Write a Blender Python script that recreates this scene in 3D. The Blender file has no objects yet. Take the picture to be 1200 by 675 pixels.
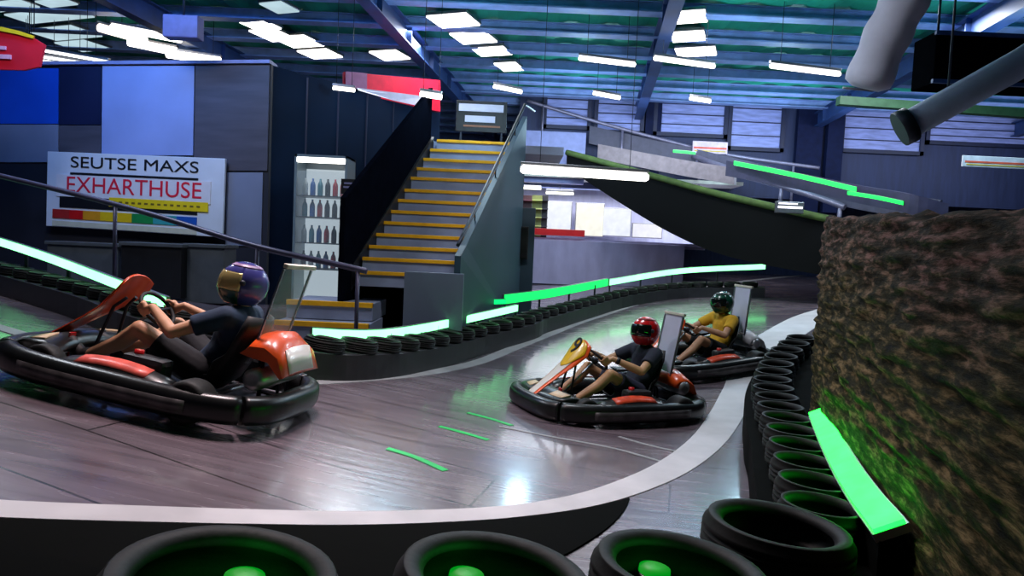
import bpy, bmesh, math, random
import numpy as np
from mathutils import Vector, Matrix, noise
random.seed(7)
scene = bpy.context.scene
COL = scene.collection
PI = math.pi
R = math.radians

# ------------------------------------------------------------------ camera
F = 800.0; CZ = 1.7
PITCH = math.atan((337.5-290)/F); ROLL = R(2.6)
_f = np.array([0, math.cos(PITCH), -math.sin(PITCH)])
_u0 = np.array([0, math.sin(PITCH), math.cos(PITCH)]); _r0 = np.array([1., 0, 0])
_r = _r0*math.cos(ROLL)+_u0*math.sin(ROLL); _u = -_r0*math.sin(ROLL)+_u0*math.cos(ROLL)
def ray(px, py): return _f+_r*((px-600)/F)+_u*((337.5-py)/F)
def P(px, py, Y):
    d = ray(px, py); return Vector(d*(Y/d[1])+np.array([0, 0, CZ]))
def Pz(px, py, z):
    d = ray(px, py); return Vector(d*((z-CZ)/d[2])+np.array([0, 0, CZ]))
cam = bpy.data.cameras.new('camera'); co = bpy.data.objects.new('camera', cam); COL.objects.link(co)
cam.sensor_width = 36; cam.lens = 36*F/1200; cam.clip_start = .05; cam.clip_end = 200
mx = Matrix(((_r[0], _u[0], -_f[0], 0), (_r[1], _u[1], -_f[1], 0), (_r[2], _u[2], -_f[2], CZ), (0, 0, 0, 1)))
co.matrix_world = mx
scene.camera = co

# ------------------------------------------------------------------ track surface (a smooth sloping ground)
_ctl = [(400, 608, -1.42), (0, 597, -1.18), (200, 603, -1.3), (600, 600, -1.55), (800, 545, -1.66), (735, 478, -1.72), (190, 455, -1.12),
        (350, 480, -1.28), (20, 435, -.98), (850, 490, -1.68), (840, 428, -1.5), (945, 372, -1.1), (370, 447, -1.35), (480, 440, -1.5),
        (560, 430, -1.6), (700, 370, -1.4), (860, 330, -.8)]
_C = np.array([list(Pz(a, b, c+CZ)) for a, b, c in _ctl]); _n = len(_C)
def _tps(r2): return np.where(r2 > 0, .5*r2*np.log(np.maximum(r2, 1e-12)), 0)
_K = _tps(((_C[:, None, :2]-_C[None, :, :2])**2).sum(-1))+np.eye(_n)*1.5
_A = np.zeros((_n+3, _n+3)); _Q = np.c_[np.ones(_n), _C[:, :2]]
_A[:_n, :_n] = _K; _A[:_n, _n:] = _Q; _A[_n:, :_n] = _Q.T
_w = np.linalg.solve(_A, np.r_[_C[:, 2], 0, 0, 0])
def g(x, y):
    x = max(-9., min(11., x)); y = max(1., min(26., y))
    r2 = (x-_C[:, 0])**2+(y-_C[:, 1])**2
    return float(_tps(r2)@_w[:_n]+_w[_n]+_w[_n+1]*x+_w[_n+2]*y)
def Ph(px, py, h=0.0):
    """point on the photograph's ray that is h above the track"""
    d = ray(px, py); t = .8
    while t < 40:
        p = d*t; z = p[2]+CZ-g(p[0], p[1])-h
        if z <= 0:
            lo, hi = t-.05, t
            for _ in range(12):
                m = (lo+hi)/2; p = d*m
                if p[2]+CZ-g(p[0], p[1])-h <= 0: hi = m
                else: lo = m
            return Vector((p[0], p[1], p[2]+CZ))
        t += .05
    p = d*t
    return Vector((p[0], p[1], p[2]+CZ))
def normal(x, y):
    e = .15
    return Vector((-(g(x+e, y)-g(x-e, y))/(2*e), -(g(x, y+e)-g(x, y-e))/(2*e), 1)).normalized()
def frame(x, y, yaw, h=0.0, e=.45):
    n = Vector((-(g(x+e, y)-g(x-e, y))/(2*e), -(g(x, y+e)-g(x, y-e))/(2*e), 1)).normalized()
    f = Vector((math.cos(yaw), math.sin(yaw), 0)); f = (f-n*f.dot(n)).normalized()
    l = n.cross(f)
    o = Vector((x, y, g(x, y)))+n*h
    return Matrix(((f.x, l.x, n.x, o.x), (f.y, l.y, n.y, o.y), (f.z, l.z, n.z, o.z), (0, 0, 0, 1)))

# ------------------------------------------------------------------ materials
def lin(c):
    return tuple((v/12.92 if v <= .04045 else ((v+.055)/1.055)**2.4) for v in (c[0]/255, c[1]/255, c[2]/255))
def mat(name, rgb, rough=.5, metal=0., var=.18, scale=6., bump=0., coat=0., spec=.5, alpha=1., trans=0., stretch=None):
    m = bpy.data.materials.new(name); m.use_nodes = True
    nt = m.node_tree; nd = nt.nodes; lk = nt.links; b = nd['Principled BSDF']
    c = lin(rgb)
    tc = nd.new('ShaderNodeTexCoord'); nz = nd.new('ShaderNodeTexNoise'); nz.inputs['Scale'].default_value = scale; nz.inputs['Detail'].default_value = 5
    if stretch:
        mp = nd.new('ShaderNodeMapping'); mp.inputs['Scale'].default_value = stretch
        lk.new(tc.outputs['Object'], mp.inputs['Vector']); lk.new(mp.outputs['Vector'], nz.inputs['Vector'])
    else: lk.new(tc.outputs['Object'], nz.inputs['Vector'])
    rp = nd.new('ShaderNodeValToRGB')
    rp.color_ramp.elements[0].position = .3; rp.color_ramp.elements[1].position = .7
    rp.color_ramp.elements[0].color = tuple(v*(1-var) for v in c)+(1,); rp.color_ramp.elements[1].color = tuple(min(1, v*(1+var)) for v in c)+(1,)
    lk.new(nz.outputs['Fac'], rp.inputs['Fac']); lk.new(rp.outputs['Color'], b.inputs['Base Color'])
    mr = nd.new('ShaderNodeMapRange'); mr.inputs['To Min'].default_value = max(.02, rough-.07); mr.inputs['To Max'].default_value = min(1, rough+.07)
    lk.new(nz.outputs['Fac'], mr.inputs['Value']); lk.new(mr.outputs['Result'], b.inputs['Roughness'])
    b.inputs['Metallic'].default_value = metal; b.inputs['Coat Weight'].default_value = coat; b.inputs['Coat Roughness'].default_value = .08
    b.inputs['Specular IOR Level'].default_value = spec; b.inputs['Alpha'].default_value = alpha; b.inputs['Transmission Weight'].default_value = trans
    if bump:
        bn = nd.new('ShaderNodeBump'); bn.inputs['Strength'].default_value = bump; bn.inputs['Distance'].default_value = .02
        lk.new(nz.outputs['Fac'], bn.inputs['Height']); lk.new(bn.outputs['Normal'], b.inputs['Normal'])
    return m
def glow(name, col, strength, var=0., scale=3.):
    m = bpy.data.materials.new(name); m.use_nodes = True
    nt = m.node_tree; nd = nt.nodes; b = nd['Principled BSDF']
    b.inputs['Base Color'].default_value = (.04, .04, .04, 1); b.inputs['Emission Color'].default_value = tuple(col)+(1,)
    b.inputs['Emission Strength'].default_value = strength
    if var:
        tc = nd.new('ShaderNodeTexCoord'); nz = nd.new('ShaderNodeTexNoise'); nz.inputs['Scale'].default_value = scale
        mr = nd.new('ShaderNodeMapRange'); mr.inputs['To Min'].default_value = strength*(1-var); mr.inputs['To Max'].default_value = strength*(1+var)
        nt.links.new(tc.outputs['Object'], nz.inputs['Vector']); nt.links.new(nz.outputs['Fac'], mr.inputs['Value']); nt.links.new(mr.outputs['Result'], b.inputs['Emission Strength'])
    return m

# ------------------------------------------------------------------ mesh builder
class MB:
    def __init__(s): s.bm = bmesh.new()
    def box(s, c, d, rot=None, bev=0.):
        t = bmesh.new(); bmesh.ops.create_cube(t, size=1)
        for v in t.verts: v.co = Vector((v.co.x*d[0], v.co.y*d[1], v.co.z*d[2]))
        if bev: bmesh.ops.bevel(t, geom=t.edges[:], offset=bev, segments=2, affect='EDGES', profile=.6)
        M = Matrix.Translation(Vector(c)) @ (rot.to_4x4() if rot is not None else Matrix())
        t.transform(M); return s.add(t)
    def add(s, t, smooth=False):
        me = bpy.data.meshes.new('tmp')
        if smooth:
            for f in t.faces: f.smooth = True
        t.to_mesh(me); t.free(); s.bm.from_mesh(me); bpy.data.meshes.remove(me); return s
    def grid(s, rows, closed_u=False, closed_v=False, smooth=True, cap=False):
        """rows: list of lists of points"""
        V = [[s.bm.verts.new(p) for p in r] for r in rows]; n = len(V); m = len(V[0])
        for i in range(n if closed_u else n-1):
            for j in range(m if closed_v else m-1):
                a, b, c, d = V[i][j], V[(i+1) % n][j], V[(i+1) % n][(j+1) % m], V[i][(j+1) % m]
                try:
                    f = s.bm.faces.new((a, b, c, d)); f.smooth = smooth
                except ValueError: pass
        if cap:
            for r in (V[0], V[-1]):
                try: s.bm.faces.new(r)
                except ValueError: pass
        return s
    def tube(s, pts, r, seg=8, closed=False, flat=1.0):
        pts = [Vector(p) for p in pts]; n = len(pts)
        rad = r if isinstance(r, (list, tuple)) else [r]*n
        rows = []; up = None
        for i, p in enumerate(pts):
            a = pts[(i-1) % n] if (closed or i > 0) else p; b = pts[(i+1) % n] if (closed or i < n-1) else p
            t = (b-a).normalized()
            if up is None:
                up = Vector((0, 0, 1)) if abs(t.z) < .9 else Vector((1, 0, 0))
            side = t.cross(up).normalized(); up2 = side.cross(t).normalized(); up = up2
            rows.append([p+side*(math.cos(2*PI*k/seg)*rad[i]*flat)+up2*(math.sin(2*PI*k/seg)*rad[i]) for k in range(seg)])
        return s.grid(rows, closed_u=closed, closed_v=True, cap=not closed)
    def lathe(s, prof, M=None, seg=24, closed=False, cap=False):
        """prof: (radius, z) around z"""
        M = M or Matrix()
        rows = [[M @ Vector((r*math.cos(2*PI*k/seg), r*math.sin(2*PI*k/seg), z)) for k in range(seg)] for r, z in prof]
        return s.grid(rows, closed_u=closed, closed_v=True, cap=cap)
    def prism(s, poly, vec, smooth=False):
        """poly: list of points, extruded by vec"""
        vec = Vector(vec); A = [s.bm.verts.new(Vector(p)) for p in poly]; B = [s.bm.verts.new(Vector(p)+vec) for p in poly]; n = len(A)
        s.bm.faces.new(A[::-1]); s.bm.faces.new(B)
        for i in range(n):
            f = s.bm.faces.new((A[i], A[(i+1) % n], B[(i+1) % n], B[i])); f.smooth = smooth
        return s
    def ball(s, c, r, M=None, seg=16):
        t = bmesh.new(); bmesh.ops.create_uvsphere(t, u_segments=seg, v_segments=seg*3//4, radius=1)
        rr = r if isinstance(r, (tuple, list)) else (r, r, r)
        for v in t.verts: v.co = Vector((v.co.x*rr[0], v.co.y*rr[1], v.co.z*rr[2]))
        t.transform(Matrix.Translation(Vector(c)) @ (M or Matrix())); return s.add(t, True)
    def build(s, name, m=None, parent=None, mw=None, bev=0., weld=False):
        if weld: bmesh.ops.remove_doubles(s.bm, verts=s.bm.verts[:], dist=1e-4)
        bmesh.ops.recalc_face_normals(s.bm, faces=s.bm.faces[:])
        me = bpy.data.meshes.new(name); s.bm.to_mesh(me); s.bm.free()
        if m: me.materials.append(m)
        o = bpy.data.objects.new(name, me); COL.objects.link(o)
        if parent: o.parent = parent
        if mw is not None: o.matrix_world = mw
        if bev:
            b = o.modifiers.new('bevel', 'BEVEL'); b.width = bev; b.segments = 2; b.limit_method = 'ANGLE'
        return o
def tag(o, label, cat, group=None):
    o['label'] = label; o['category'] = cat
    if group: o['group'] = group
    return o
def struct(o): o['kind'] = 'structure'; return o
def thing(name, label, cat, mw=None, group=None):
    o = bpy.data.objects.new(name, None); o.empty_display_size = .1; COL.objects.link(o)
    if mw is not None: o.matrix_world = mw
    return tag(o, label, cat, group)
def at(x, y, z, yaw=0.): return Matrix.Translation((x, y, z)) @ Matrix.Rotation(yaw, 4, 'Z')
def text_mesh(name, s, size, m, parent, M, sx=1.0, shear=0., ext=.002):
    cu = bpy.data.curves.new(name, 'FONT'); cu.body = s; cu.size = size; cu.align_x = 'CENTER'; cu.align_y = 'CENTER'; cu.extrude = ext;  cu.shear = shear
    o = bpy.data.objects.new(name, cu); COL.objects.link(o)
    dg = bpy.context.evaluated_depsgraph_get(); me = bpy.data.meshes.new_from_object(o.evaluated_get(dg))
    bpy.data.objects.remove(o)
    me.transform(M @ Matrix.Diagonal((sx, 1, 1, 1))); me.materials.clear(); me.materials.append(m)
    o = bpy.data.objects.new(name, me); COL.objects.link(o); o.parent = parent
    return o
def smooth_path(pts, n=8):
    """Catmull-Rom through points"""
    pts = [Vector(p) for p in pts]; out = []
    for i in range(len(pts)-1):
        p0 = pts[max(i-1, 0)]; p1 = pts[i]; p2 = pts[i+1]; p3 = pts[min(i+2, len(pts)-1)]
        for k in range(n):
            t = k/n
            out.append(.5*((2*p1)+(-p0+p2)*t+(2*p0-5*p1+4*p2-p3)*t*t+(-p0+3*p1-3*p2+p3)*t**3))
    return out+[pts[-1]]
def resample(pts, d):
    out = [pts[0].copy()]; acc = 0
    for a, b in zip(pts[:-1], pts[1:]):
        L = (b-a).length; pos = d-acc
        while pos <= L:
            out.append(a.lerp(b, pos/L)); pos += d
        acc = (acc+L) % d if L else acc
    return out
def side_of(pts, i):
    a = pts[max(i-1, 0)]; b = pts[min(i+1, len(pts)-1)]
    t = Vector((b.x-a.x, b.y-a.y, 0)).normalized(); return Vector((t.y, -t.x, 0))
def ribbon(pts, w0, w1, z0, z1, follow=True):
    """solid band along pts from offset w0 to w1 (to the right of travel), from height z0 to z1 above the track (or above pts)"""
    rows = []
    for i, p in enumerate(pts):
        s = side_of(pts, i); f = i/(len(pts)-1)
        a0 = w0(f) if callable(w0) else w0; a1 = w1(f) if callable(w1) else w1
        b0 = z0(f) if callable(z0) else z0; b1 = z1(f) if callable(z1) else z1
        A = p+s*a0; B = p+s*a1
        za = g(A.x, A.y) if follow else p.z; zb = g(B.x, B.y) if follow else p.z
        rows.append([Vector((A.x, A.y, za+b0)), Vector((A.x, A.y, za+b1)), Vector((B.x, B.y, zb+b1)), Vector((B.x, B.y, zb+b0))])
    m = MB(); m.grid(rows, closed_v=True, smooth=False, cap=True); return m

# ------------------------------------------------------------------ material set
rubber = mat('tyre_rubber', (26, 26, 26), .6, spec=.3, var=.35, scale=9, bump=.3)
belt_m = mat('rubber_belt', (38, 38, 42), .45, var=.3, scale=4, bump=.15)
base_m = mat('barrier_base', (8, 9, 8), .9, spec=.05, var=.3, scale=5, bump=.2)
white_paint = mat('white_paint', (206, 202, 205), .45, var=.12, scale=3, bump=.1)
grey_paint = mat('worn_white_paint', (150, 150, 152), .45, var=.2, scale=3)
steel = mat('brushed_steel', (165, 168, 175), .3, 1., var=.1, scale=20)
darksteel = mat('dark_steel', (52, 56, 66), .45, .6, var=.2, scale=8)
alu = mat('aluminium', (150, 150, 155), .35, .9, var=.1, scale=12)
blackp = mat('black_plastic', (17, 17, 19), .32, var=.3, scale=7, bump=.08)
greyp = mat('grey_plastic', (95, 92, 96), .4, var=.2, scale=7)
orange = mat('orange_plastic', (232, 84, 28), .3, var=.12, scale=5, coat=.3)
yellowp = mat('yellow_plastic', (226, 180, 30), .3, var=.1, scale=5, coat=.3)
whitep = mat('white_plastic', (222, 216, 210), .3, var=.08, scale=5, coat=.3)
redp = mat('red_plastic', (200, 30, 34), .3, var=.1, scale=5, coat=.3)
skin = mat('skin', (205, 152, 118), .5, var=.08, scale=9, bump=.05)
skin2 = mat('tanned_skin', (196, 148, 108), .5, var=.08, scale=9, bump=.05)
navy = mat('navy_cotton', (26, 46, 72), .85, var=.2, scale=12, bump=.2)
black_cloth = mat('black_cotton', (24, 25, 32), .85, var=.2, scale=12, bump=.2)
yellow_cloth = mat('yellow_cotton', (222, 168, 40), .85, var=.15, scale=12, bump=.2)
shoe_m = mat('shoe', (40, 36, 38), .6, var=.2)
shoe_w = mat('pale_shoe', (190, 186, 184), .6, var=.1)
eye_m = mat('eye', (30, 24, 20), .2, var=.05)
green_on = (.0, 1., .22)
led_green = glow('green_light', (.0, 1., .06), 4., .15, 4)
led_bright = glow('pale_green_light', (.2, 1., .34), 3.6, .25, 2)
lamp_w = glow('warm_white_light', (1., .95, .87), 5.0)
lamp_c = glow('cool_white_light', (.92, .97, 1.), 4.0)
lamp_s = glow('soft_daylight_panel', (.62, .85, .95), .75, .3, 1.5)

# ------------------------------------------------------------------ floor, walls, ceiling
def floor_mat():
    m = bpy.data.materials.new('polished_track'); m.use_nodes = True
    nt = m.node_tree; nd = nt.nodes; lk = nt.links; b = nd['Principled BSDF']
    tc = nd.new('ShaderNodeTexCoord')
    n1 = nd.new('ShaderNodeTexNoise'); n1.inputs['Scale'].default_value = .9; n1.inputs['Detail'].default_value = 6
    n2 = nd.new('ShaderNodeTexNoise'); n2.inputs['Scale'].default_value = 1.0; n2.inputs['Detail'].default_value = 5
    mp = nd.new('ShaderNodeMapping'); mp.inputs['Scale'].default_value = (1.2, 14, 1); mp.inputs['Rotation'].default_value = (0, 0, R(8))
    lk.new(tc.outputs['Object'], n1.inputs['Vector']); lk.new(tc.outputs['Object'], mp.inputs['Vector']); lk.new(mp.outputs['Vector'], n2.inputs['Vector'])
    rp = nd.new('ShaderNodeValToRGB'); e = rp.color_ramp.elements
    e[0].position = .32; e[0].color = lin((78, 69, 76))+(1,); e[1].position = .72; e[1].color = lin((136, 120, 129))+(1,)
    ad = nd.new('ShaderNodeMixRGB'); ad.blend_type = 'MIX'; ad.inputs['Fac'].default_value = .5
    lk.new(n1.outputs['Fac'], ad.inputs['Color1']); lk.new(n2.outputs['Fac'], ad.inputs['Color2']); lk.new(ad.outputs['Color'], rp.inputs['Fac'])
    # joints between the boards of the track
    br = nd.new('ShaderNodeTexBrick'); br.inputs['Scale'].default_value = 1.; br.inputs['Mortar Size'].default_value = .008; br.inputs['Brick Width'].default_value = 3.2; br.inputs['Row Height'].default_value = .62
    br.inputs['Color1'].default_value = (1, 1, 1, 1); br.inputs['Color2'].default_value = (.88, .88, .88, 1); br.inputs['Mortar'].default_value = (.12, .12, .12, 1); br.offset = .35
    mp2 = nd.new('ShaderNodeMapping'); mp2.inputs['Rotation'].default_value = (0, 0, R(14)); lk.new(tc.outputs['Object'], mp2.inputs['Vector']); lk.new(mp2.outputs['Vector'], br.inputs['Vector'])
    mu = nd.new('ShaderNodeMixRGB'); mu.blend_type = 'MULTIPLY'; mu.inputs['Fac'].default_value = 1
    lk.new(rp.outputs['Color'], mu.inputs['Color1']); lk.new(br.outputs['Color'], mu.inputs['Color2']); lk.new(mu.outputs['Color'], b.inputs['Base Color'])
    mr = nd.new('ShaderNodeMapRange'); mr.inputs['To Min'].default_value = .16; mr.inputs['To Max'].default_value = .36
    lk.new(ad.outputs['Color'], mr.inputs['Value']); lk.new(mr.outputs['Result'], b.inputs['Roughness'])
    bn = nd.new('ShaderNodeBump'); bn.inputs['Strength'].default_value = .12; bn.inputs['Distance'].default_value = .02
    lk.new(n2.outputs['Fac'], bn.inputs['Height']); lk.new(bn.outputs['Normal'], b.inputs['Normal'])
    b.inputs['Specular IOR Level'].default_value = 1.0
    b.inputs['Coat Weight'].default_value = .5; b.inputs['Coat Roughness'].default_value = .12
    return m
fl = MB()
xs = [-15+.3*i for i in range(139)]; ys = [-1+.3*i for i in range(102)]
fl.grid([[Vector((x, y, g(x, y))) for x in xs] for y in ys])
struct(fl.build('floor', floor_mat()))

CEIL = 6.55
deck_m = mat('teal_roof_deck', (34, 150, 122), .5, .1, var=.25, scale=1.2)
ce = MB()
nx = 208
prof = []
for i in range(nx+1):
    x = -16+44*i/nx; prof.append((x, CEIL+(.05 if i % 4 in (0, 1) else 0)))
ce.grid([[Vector((x, y, z)) for x, z in prof] for y in (-2, 31)], smooth=False)
struct(ce.build('ceiling', deck_m))
# purlins (roof members run across, main girders run away from the camera)
purlin_m = mat('blue_painted_steel', (130, 156, 214), .5, 0, var=.2, scale=3)
girder_m = mat('dark_blue_steel', (40, 66, 118), .5, .0, var=.25, scale=3)
for i in range(16):
    y = 5.2+1.55*i if i < 0 else 6.0+1.5*i
    m = MB()
    m.box((6, y, CEIL-.22), (43, .30, .03)); m.box((6, y, CEIL-.12), (43, .04, .2)); m.box((6, y, CEIL-.005), (43, .12, .02))
    o = struct(m.build('roof_purlin_%d' % (i+1), purlin_m)); 
for k, (x, dx) in enumerate(((-9., .2), (-3.9, .22), (1.55, .24), (7.2, .22), (13.5, .22), (19.5, .22))):
    m = MB(); L = 30; a = .22
    M3 = Matrix.Rotation(-math.atan(.12), 3, 'Z')
    for dz, w, h in ((-.62, .26, .03), (-.40, .04, .42), (-.2, .26, .03)):
        m.box((x+1.5, 16, CEIL+dz), (w, L, h), M3)
    for j in range(14):
        yy = 3+2*j; m.box((x+(yy-16)*.12+1.5, yy, CEIL-.4), (.24, .03, .42), M3)
    struct(m.build('roof_beam_%d' % (k+1), girder_m))

dark_wall = mat('dark_navy_wall', (26, 36, 58), .6, var=.2, scale=1.5)
struct(MB().box((6, 29.6, 3), (44, .3, 9)).build('wall_back', mat('blue_grey_cladding', (66, 80, 122), .6, var=.2, scale=1.2, stretch=(8, 1, 1))))
struct(MB().box((-15.5, 14, 3), (.3, 34, 9)).build('wall_left_side', dark_wall))
struct(MB().box((26.5, 14, 3), (.3, 34, 9)).build('wall_right_side', dark_wall))

# ------------------------------------------------------------------ left block with coloured wall panels
Yb = 12.5; ZT = P(315, 75, Yb).z
_xa = P(315, 200, 12.5).x; _kw = 1.05/(_xa+10.2)*-1
def Yw(px):
    d = ray(px, 180); c = d[0]/d[1]; k = .19
    return (12.5+k*_xa)/(1+k*c)
def wquad(x0, x1, y0, y1, d, t, ztop=None):
    q = [P(x0, y1, Yw(x0)-d), P(x1, y1, Yw(x1)-d), P(x1, y0, Yw(x1)-d), P(x0, y0, Yw(x0)-d)]
    for a, b in ((0, 3), (1, 2)): q[b].x, q[b].y = q[a].x, q[a].y
    return MB().prism(q, (0, t, 0))
def wpanel(x0, x1, y0, y1, m, name, parent):
    return wquad(x0, x1, y0, y1, .03, .05).build(name, m, parent)
xa = P(315, 200, Yb).x
wA = P(-330, 200, Yw(-330))
wl = MB().prism([(wA.x, wA.y, 0), (xa, Yb, 0), (xa, Yb, ZT), (wA.x, wA.y, ZT)], (0, .2, 0)).build('wall_front', mat('charcoal_wall', (34, 34, 44), .6, var=.2, scale=1.5)); struct(wl)
blue_p = mat('royal_blue_panel', (20, 78, 190), .45, var=.15, scale=1)
pale_p = mat('pale_blue_panel', (150, 164, 215), .5, var=.1, scale=1)
grey_p = mat('pale_grey_panel', (122, 128, 150), .5, var=.12, scale=1)
brown_p = mat('taupe_panel', (78, 74, 84), .55, var=.2, scale=1, stretch=(1, 1, 8))
navy_p = mat('navy_panel', (14, 22, 58), .5, var=.2, scale=1)
teal_p = mat('slate_panel', (14, 32, 58), .75, spec=.1, var=.2, scale=1)
for a in ((-60, 68, 80, 145, blue_p), (-60, 68, 146, 190, grey_p), (69, 118, 78, 146, navy_p), (69, 118, 147, 190, brown_p), (119, 226, 77, 182, pale_p),
          (227, 313, 76, 200, brown_p), (264, 306, 202, 288, grey_p)):
    wpanel(*a, 'wall_panel', wl)
# capping along the top of the block
struct(MB().prism([(wA.x, wA.y-.08, ZT), (xa, Yb-.08, ZT), (xa, Yb-.08, ZT+.06), (wA.x, wA.y-.08, ZT+.06)], (0, .4, 0)).build('trim_1', mat('pale_trim', (150, 150, 190), .5, var=.1)))
# side wall running back to the stairs
sb = P(516, 130, 16.2); sa = Vector((xa, Yb+.1, 0)); 
d = Vector((sb.x-sa.x, sb.y-sa.y, 0)); nrm = Vector((d.y, -d.x, 0)).normalized()
m = MB(); m.prism([(sa.x, sa.y, -.2), (sb.x, sb.y, -.2), (sb.x, sb.y, ZT), (sa.x, sa.y, ZT)], -nrm*.2)
ws = struct(m.build('wall_side', teal_p))
m = MB()
for k in range(1, 6):
    p = sa.lerp(Vector((sb.x, sb.y, 0)), k/6)
    m.box((p.x, p.y, ZT/2), (.03, .03, ZT-.1))
m.build('wall_joint', navy_p, ws)
# ------------------------------------------------------------------ big sign on the left wall
sY = 12.2
def SP(px, py): return P(px, py, Yw(px)-.16)
tl = SP(53, 176); tr = SP(263, 187); bl = SP(57, 266); brr = SP(262, 277)
sg = thing('banner_sign', 'large white banner sign with black, red and yellow lettering on the left wall', 'sign', at((bl.x+brr.x)/2, sY, (tl.z+bl.z)/2-.12))
ex = (tr-tl)+(brr-bl); bw = ex.length/2; ex.normalize(); ey = Vector((-ex.y, ex.x, 0)).normalized(); ez = ex.cross(ey).normalized(); oc = (tl+tr+bl+brr)/4; bh = ((tl-bl).dot(ez)+(tr-brr).dot(ez))/2
sg.matrix_world = Matrix(((ex.x, ey.x, ez.x, oc.x), (ex.y, ey.y, ez.y, oc.y), (ex.z, ey.z, ez.z, oc.z), (0, 0, 0, 1)))
m = MB(); m.box((0, .02, 0), (bw, .05, bh), bev=.01); m.build('board', mat('white_vinyl', (218, 220, 228), .4, var=.06, scale=2), sg)
ink = mat('black_ink', (18, 18, 24), .5, var=.1); redink = mat('red_ink', (226, 34, 62), .45, var=.1); yel = mat('yellow_ink', (240, 206, 30), .45, var=.08)
def strip(name, x0, x1, z0, z1, mt, y=-.012, t=.012):
    return MB().box(((x0+x1)/2*bw, y, (z0+z1)/2*bh), ((x1-x0)*bw, t, (z1-z0)*bh)).build(name, mt, sg)
strip('black_band', -.36, .36, .205, .235, ink); strip('black_band', -.42, .36, -.235, -.07, ink, -.010)
strip('white_panel', -.44, .43, -.09, .2, mat('white_print', (228, 222, 226), .4, var=.05), -.014)
strip('yellow_strip', -.13, .42, -.19, -.07, yel, -.02)
cols = [((176, 40, 40), -.46, -.36), ((206, 22, 26), -.36, -.28), ((226, 150, 30), -.28, -.18), ((232, 190, 24), -.18, 0), ((30, 140, 70), 0, .12), ((60, 160, 160), .12, .25), ((30, 86, 176), .25, .36)]
for i, (c, x0, x1) in enumerate(cols):
    strip('colour_block', x0, x1, -.385, -.265, mat('colour_block_%d' % i, c, .45, var=.08))
strip('cream_strip', -.46, .36, -.49, -.42, mat('cream_ink', (206, 200, 176), .45, var=.08))
TX = lambda z, y: Matrix.Translation((0, y, z*bh)) @ Matrix.Rotation(PI/2, 4, 'X')
text_mesh('lettering', 'SEUTSE MAXS', .30, ink, sg, Matrix.Translation((0, 0, 0)) @ TX(.365, -.012), 1.5)
text_mesh('lettering', 'EXHARTHUSE', .42, redink, sg, TX(.065, -.024), 1.12)
m = MB()
for i in range(14):
    m.box((bw*(-.10+i*.036), -.027, -.13*bh), (.07, .004, .035))
m.build('small_print', mat('brown_ink', (120, 100, 30), .5, var=.1), sg)

# small dark items standing below the sign
dkw = mat('grey_laminate', (70, 74, 80), .5, var=.15); blk = mat('black_laminate', (16, 16, 20), .45, var=.2)
def storage_box(x0, x1, y0, y1, Y, dep, label, mt):
    a = P(x0, y0, Y); b = P(x1, y1, Y); z0 = min(b.z, g((a.x+b.x)/2, Y)); w = b.x-a.x; h = a.z-z0
    t = thing('storage_bench', label, 'bench', at((a.x+b.x)/2, Y+dep/2, z0))
    MB().box((0, 0, h/2-.03), (w, dep, h-.06), bev=.015).build('body', mt, t)
    MB().box((0, 0, h-.03), (w+.06, dep+.06, .06), bev=.012).build('lid', dkw, t)
    return t
storage_box(55, 138, 282, 330, 11.6, .5, 'grey topped dark storage bench under the left end of the banner sign', dkw)
storage_box(142, 212, 283, 335, 11.3, .5, 'black storage bench in the middle below the banner sign', blk)
storage_box(216, 262, 285, 340, 11.5, .5, 'grey storage bench under the right end of the banner sign', dkw)

# ------------------------------------------------------------------ red signs up high
def board3(name, label, quad, Y0, Y1, mt, cat='sign'):
    pass
redlit = mat('red_sign_face', (232, 26, 62), .4, var=.1)
a = P(403, 84, 14.0); b = P(516, 94, 16.0); c = P(516, 131, 16.0); e = P(403, 106, 14.0)
rs = thing('fascia_sign', 'red fascia sign with pale lower strip above the wall beside the stairs', 'sign', at(0, 0, 0))
m = MB(); m.prism([a, b, c, e], (-.05, .09, 0)); m.build('red_board', redlit, rs)
off = Vector((.06, -.10, 0))
m = MB(); m.prism([P(416, 104, 14.2)+off, P(497, 114, 15.66)+off, P(497, 127, 15.66)+off, P(460, 119, 15.0)+off, P(418, 107, 14.2)+off], (-.01, .02, 0)); m.build('white_strip', mat('pale_lilac_print', (214, 206, 228), .4, var=.1), rs)
m = MB(); m.prism([P(403, 85, 14.0)+off, P(428, 87, 14.45)+off, P(428, 107, 14.45)+off, P(403, 104, 14.0)+off], (-.01, .02, 0)); m.build('faded_end', mat('dusky_pink_print', (150, 90, 130), .4, var=.15), rs)
rl = thing('hanging_banner', 'red banner with yellow top edge hanging at upper left', 'banner', at(0, 0, 0))
yb = 11.0
m = MB(); m.prism([P(-60, 30, yb), P(0, 33, yb), P(30, 39, yb), P(52, 52, yb), P(46, 78, yb), P(28, 82, yb), P(-60, 80, yb)], (0, .05, 0)); m.build('cloth', mat('red_banner_cloth', (214, 16, 44), .6, var=.15, scale=2), rl)
m = MB(); m.prism([P(-60, 29, yb-.03), P(0, 31, yb-.03), P(22, 36, yb-.03), P(40, 42, yb-.03), P(38, 45, yb-.03), P(20, 40, yb-.03), P(0, 36, yb-.03), P(-60, 33, yb-.03)], (0, .03, 0)); m.build('yellow_edge', yel, rl)
m = MB(); m.prism([P(-40, 52, yb-.03), P(6, 54, yb-.03), P(6, 58, yb-.03), P(-40, 56, yb-.03)], (0, .03, 0)); m.prism([P(-40, 62, yb-.03), P(12, 64, yb-.03), P(12, 69, yb-.03), P(-40, 67, yb-.03)], (0, .03, 0)); m.build('white_print', mat('pink_white_print', (226, 170, 200), .5), rl)
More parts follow.
